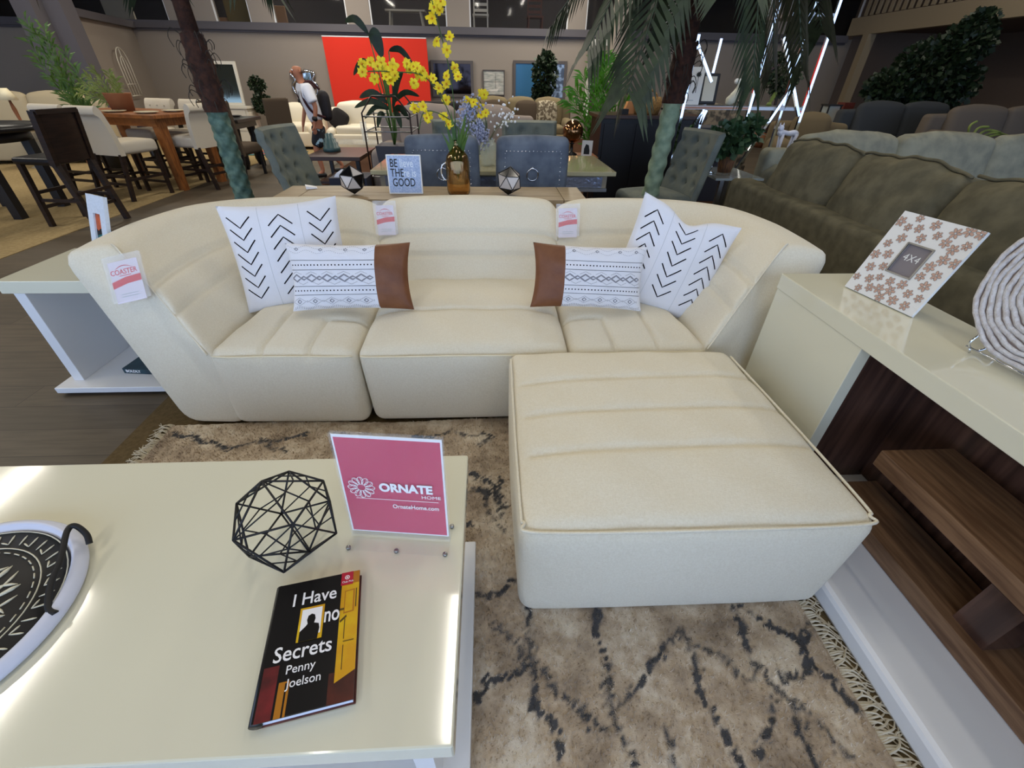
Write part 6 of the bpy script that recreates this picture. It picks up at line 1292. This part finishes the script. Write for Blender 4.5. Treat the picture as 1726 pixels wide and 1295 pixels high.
man = thing('person', 'bald man in a white shirt and dark patterned shorts walking past the red panel', 'person', (-2.52, 8.0, .006)); man.matrix_world = PM; MW[man.name] = PM
m_skin = mat('tanned_skin', (170, 112, 84), .6)
P = [(0, 0, .88, .12, .09), (0, .015, 1.02, .125, .09), (0, .06, 1.20, .14, .095), (0, .115, 1.38, .09, .07), (0, .125, 1.455, .052, .055), (0, .14, 1.52, .068, .078), (0, .15, 1.585, .080, .096), (0, .14, 1.66, .066, .076),
     (-.19, .10, 1.36, .052), (-.27, .04, 1.10, .040), (-.25, .10, .87, .028), (.19, .10, 1.36, .052), (.25, .08, 1.10, .042), (.24, .17, .88, .030),
     (-.09, 0, .82, .085), (-.10, .14, .47, .058), (-.10, .10, .10, .038), (-.10, .20, .04, .032), (.09, 0, .82, .085), (.10, -.06, .47, .058), (.10, -.32, .15, .038), (.10, -.26, .05, .032),
     (-.245, .125, .80, .026, .014), (.235, .20, .80, .026, .014)]
Eg = [(0, 1), (1, 2), (2, 3), (3, 4), (4, 5), (5, 6), (6, 7), (3, 8), (8, 9), (9, 10), (10, 22), (3, 11), (11, 12), (12, 13), (13, 23), (0, 14), (14, 15), (15, 16), (16, 17), (0, 18), (18, 19), (19, 20), (20, 21)]
for base, (bx0, by0, bz0), dr in ((22, (-.245, .125, .80), (0, .03, -1)), (23, (.235, .20, .80), (0, .2, -1))):
    dr = Vector(dr).normalized()
    for k, (off_, ln_) in enumerate(((-.024, .062), (-.008, .072), (.008, .075), (.024, .066))):
        i0 = len(P); o_ = Vector((0, off_, 0)) if base == 22 else Vector((off_, 0, 0)); p0 = Vector((bx0, by0, bz0))
        P.append(tuple(p0+o_+dr*.03)+(.009,)); P.append(tuple(p0+o_+dr*(.03+ln_*.5)+Vector((.006, 0, 0)))+(.008,)); P.append(tuple(p0+o_+dr*(.03+ln_)+Vector((.016, 0, 0)))+(.007,))
        Eg += [(base, i0), (i0, i0+1), (i0+1, i0+2)]
    i0 = len(P); sd = Vector((0, .03, -.01)) if base == 22 else Vector((-.03, 0, .02)); p0 = Vector((bx0, by0, bz0)); P.append(tuple(p0+sd+dr*.005)+(.010,)); P.append(tuple(p0+sd*1.5+dr*.035)+(.009,)); Eg += [(base, i0), (i0, i0+1)]
skin('body', P, Eg, m_skin, man)
skin('shirt', [(0, 0, .84, .175, .135), (0, .02, 1.0, .175, .13), (0, .06, 1.18, .19, .14), (0, .10, 1.34, .165, .115), (0, .125, 1.405, .085, .075), (-.20, .10, 1.35, .092), (-.26, .065, 1.19, .088), (-.27, .055, 1.155, .086), (.20, .10, 1.35, .092), (.255, .10, 1.19, .088), (.265, .10, 1.155, .086)],
     [(0, 1), (1, 2), (2, 3), (3, 4), (3, 5), (5, 6), (6, 7), (3, 8), (8, 9), (9, 10)], mat('white_tshirt', (232, 232, 238), .9), man)
skin('shorts', [(0, 0, .87, .165, .12), (0, 0, .80, .155, .125), (-.10, .01, .76, .122), (-.11, .08, .60, .115), (-.11, .12, .48, .11), (.10, 0, .76, .122), (.11, -.03, .60, .115), (.11, -.05, .48, .11)], [(0, 1), (1, 2), (2, 3), (3, 4), (1, 5), (5, 6), (6, 7)],
     mat('leaf_print_shorts', (24, 26, 34), .9, col2=(150, 180, 196), scale=11, ramp=(.56, .58)), man)
def part(b, name, label=None): return b.build(name, man, label=label)
W_ = lambda x, y, z: PM @ Vector((x, y, z))
b = MB()
for s_ in (-1, 1): b.tube([W_(s_*.082, .13, 1.56), W_(s_*.094, .12, 1.585), W_(s_*.084, .115, 1.61)], [.010, .016, .010], m_skin, 8)
part(b, 'ears'); part(MB().tube([W_(0, .232, 1.60), W_(0, .252, 1.565), W_(0, .232, 1.55)], [.010, .018, .012], m_skin, 8), 'nose')
b = MB()
for s_ in (-1, 1): b.ball(W_(s_*.030, .224, 1.598), .010, m_bw, 8).ball(W_(s_*.030, .232, 1.598), .005, m_black, 6)
part(b, 'eyes'); part(MB().tube([W_(-.025, .210, 1.525), W_(0, .220, 1.522), W_(.025, .210, 1.525)], .005, mat('lip', (140, 70, 60), .6), 6), 'mouth')
b = MB(); b.tube([W_(-.085, .10, 1.60), W_(-.07, .06, 1.58), W_(0, .045, 1.58), W_(.07, .06, 1.58), W_(.085, .10, 1.60)], .022, mat('grey_stubble', (120, 104, 92), .9), 8); part(b, 'hair', 'short cropped grey hair around the back of the head')
b = MB(); b.tube([W_(-.07, .17, 1.40), W_(-.03, .205, 1.27), W_(0, .215, 1.20), W_(.03, .205, 1.27), W_(.07, .17, 1.40)], .003, m_black, 5).ball(W_(0, .222, 1.18), .018, m_black, 8, sz=1.6); part(b, 'pendant')
for s_, p in ((-1, (-.10, .12, 0)), (1, (.10, -.30, .03))):
    b = MB().soft((0, 0, 0), (.09, .24, .075), .035, m_black); b.v = [tuple(PM @ (Vector(p)+Vector((0, .05, .04))+Vector(v))) for v in b.v]; part(b, 'shoe')
b = MB(); b.tube([W_(-.29, .09, .93), W_(-.21, .09, .93)], .034, m_black, 10); part(b, 'wristband')
bpk = thing('backpack', 'black backpack worn by the walking man', 'backpack', (-2.4, 8.05, .9)); m_bp = mat('black_nylon', (24, 20, 26), .7)
b = MB().soft((0, -.185, 1.10), (.30, .15, .42), .08, m_bp, crown=.02); b.v = [tuple(PM @ Vector(v)) for v in b.v]; b.build('bag_body', bpk)
b = MB()
for s_ in (-1, 1): b.tube(catmull([W_(s_*.11, -.12, 1.34), W_(s_*.14, .02, 1.45), W_(s_*.15, .15, 1.38), W_(s_*.16, .18, 1.22), W_(s_*.165, .08, 1.02), W_(s_*.14, -.12, .94)], 5), .017, mat('maroon_strap', (60, 24, 30), .8), 7)
b.build('shoulder_straps', bpk)
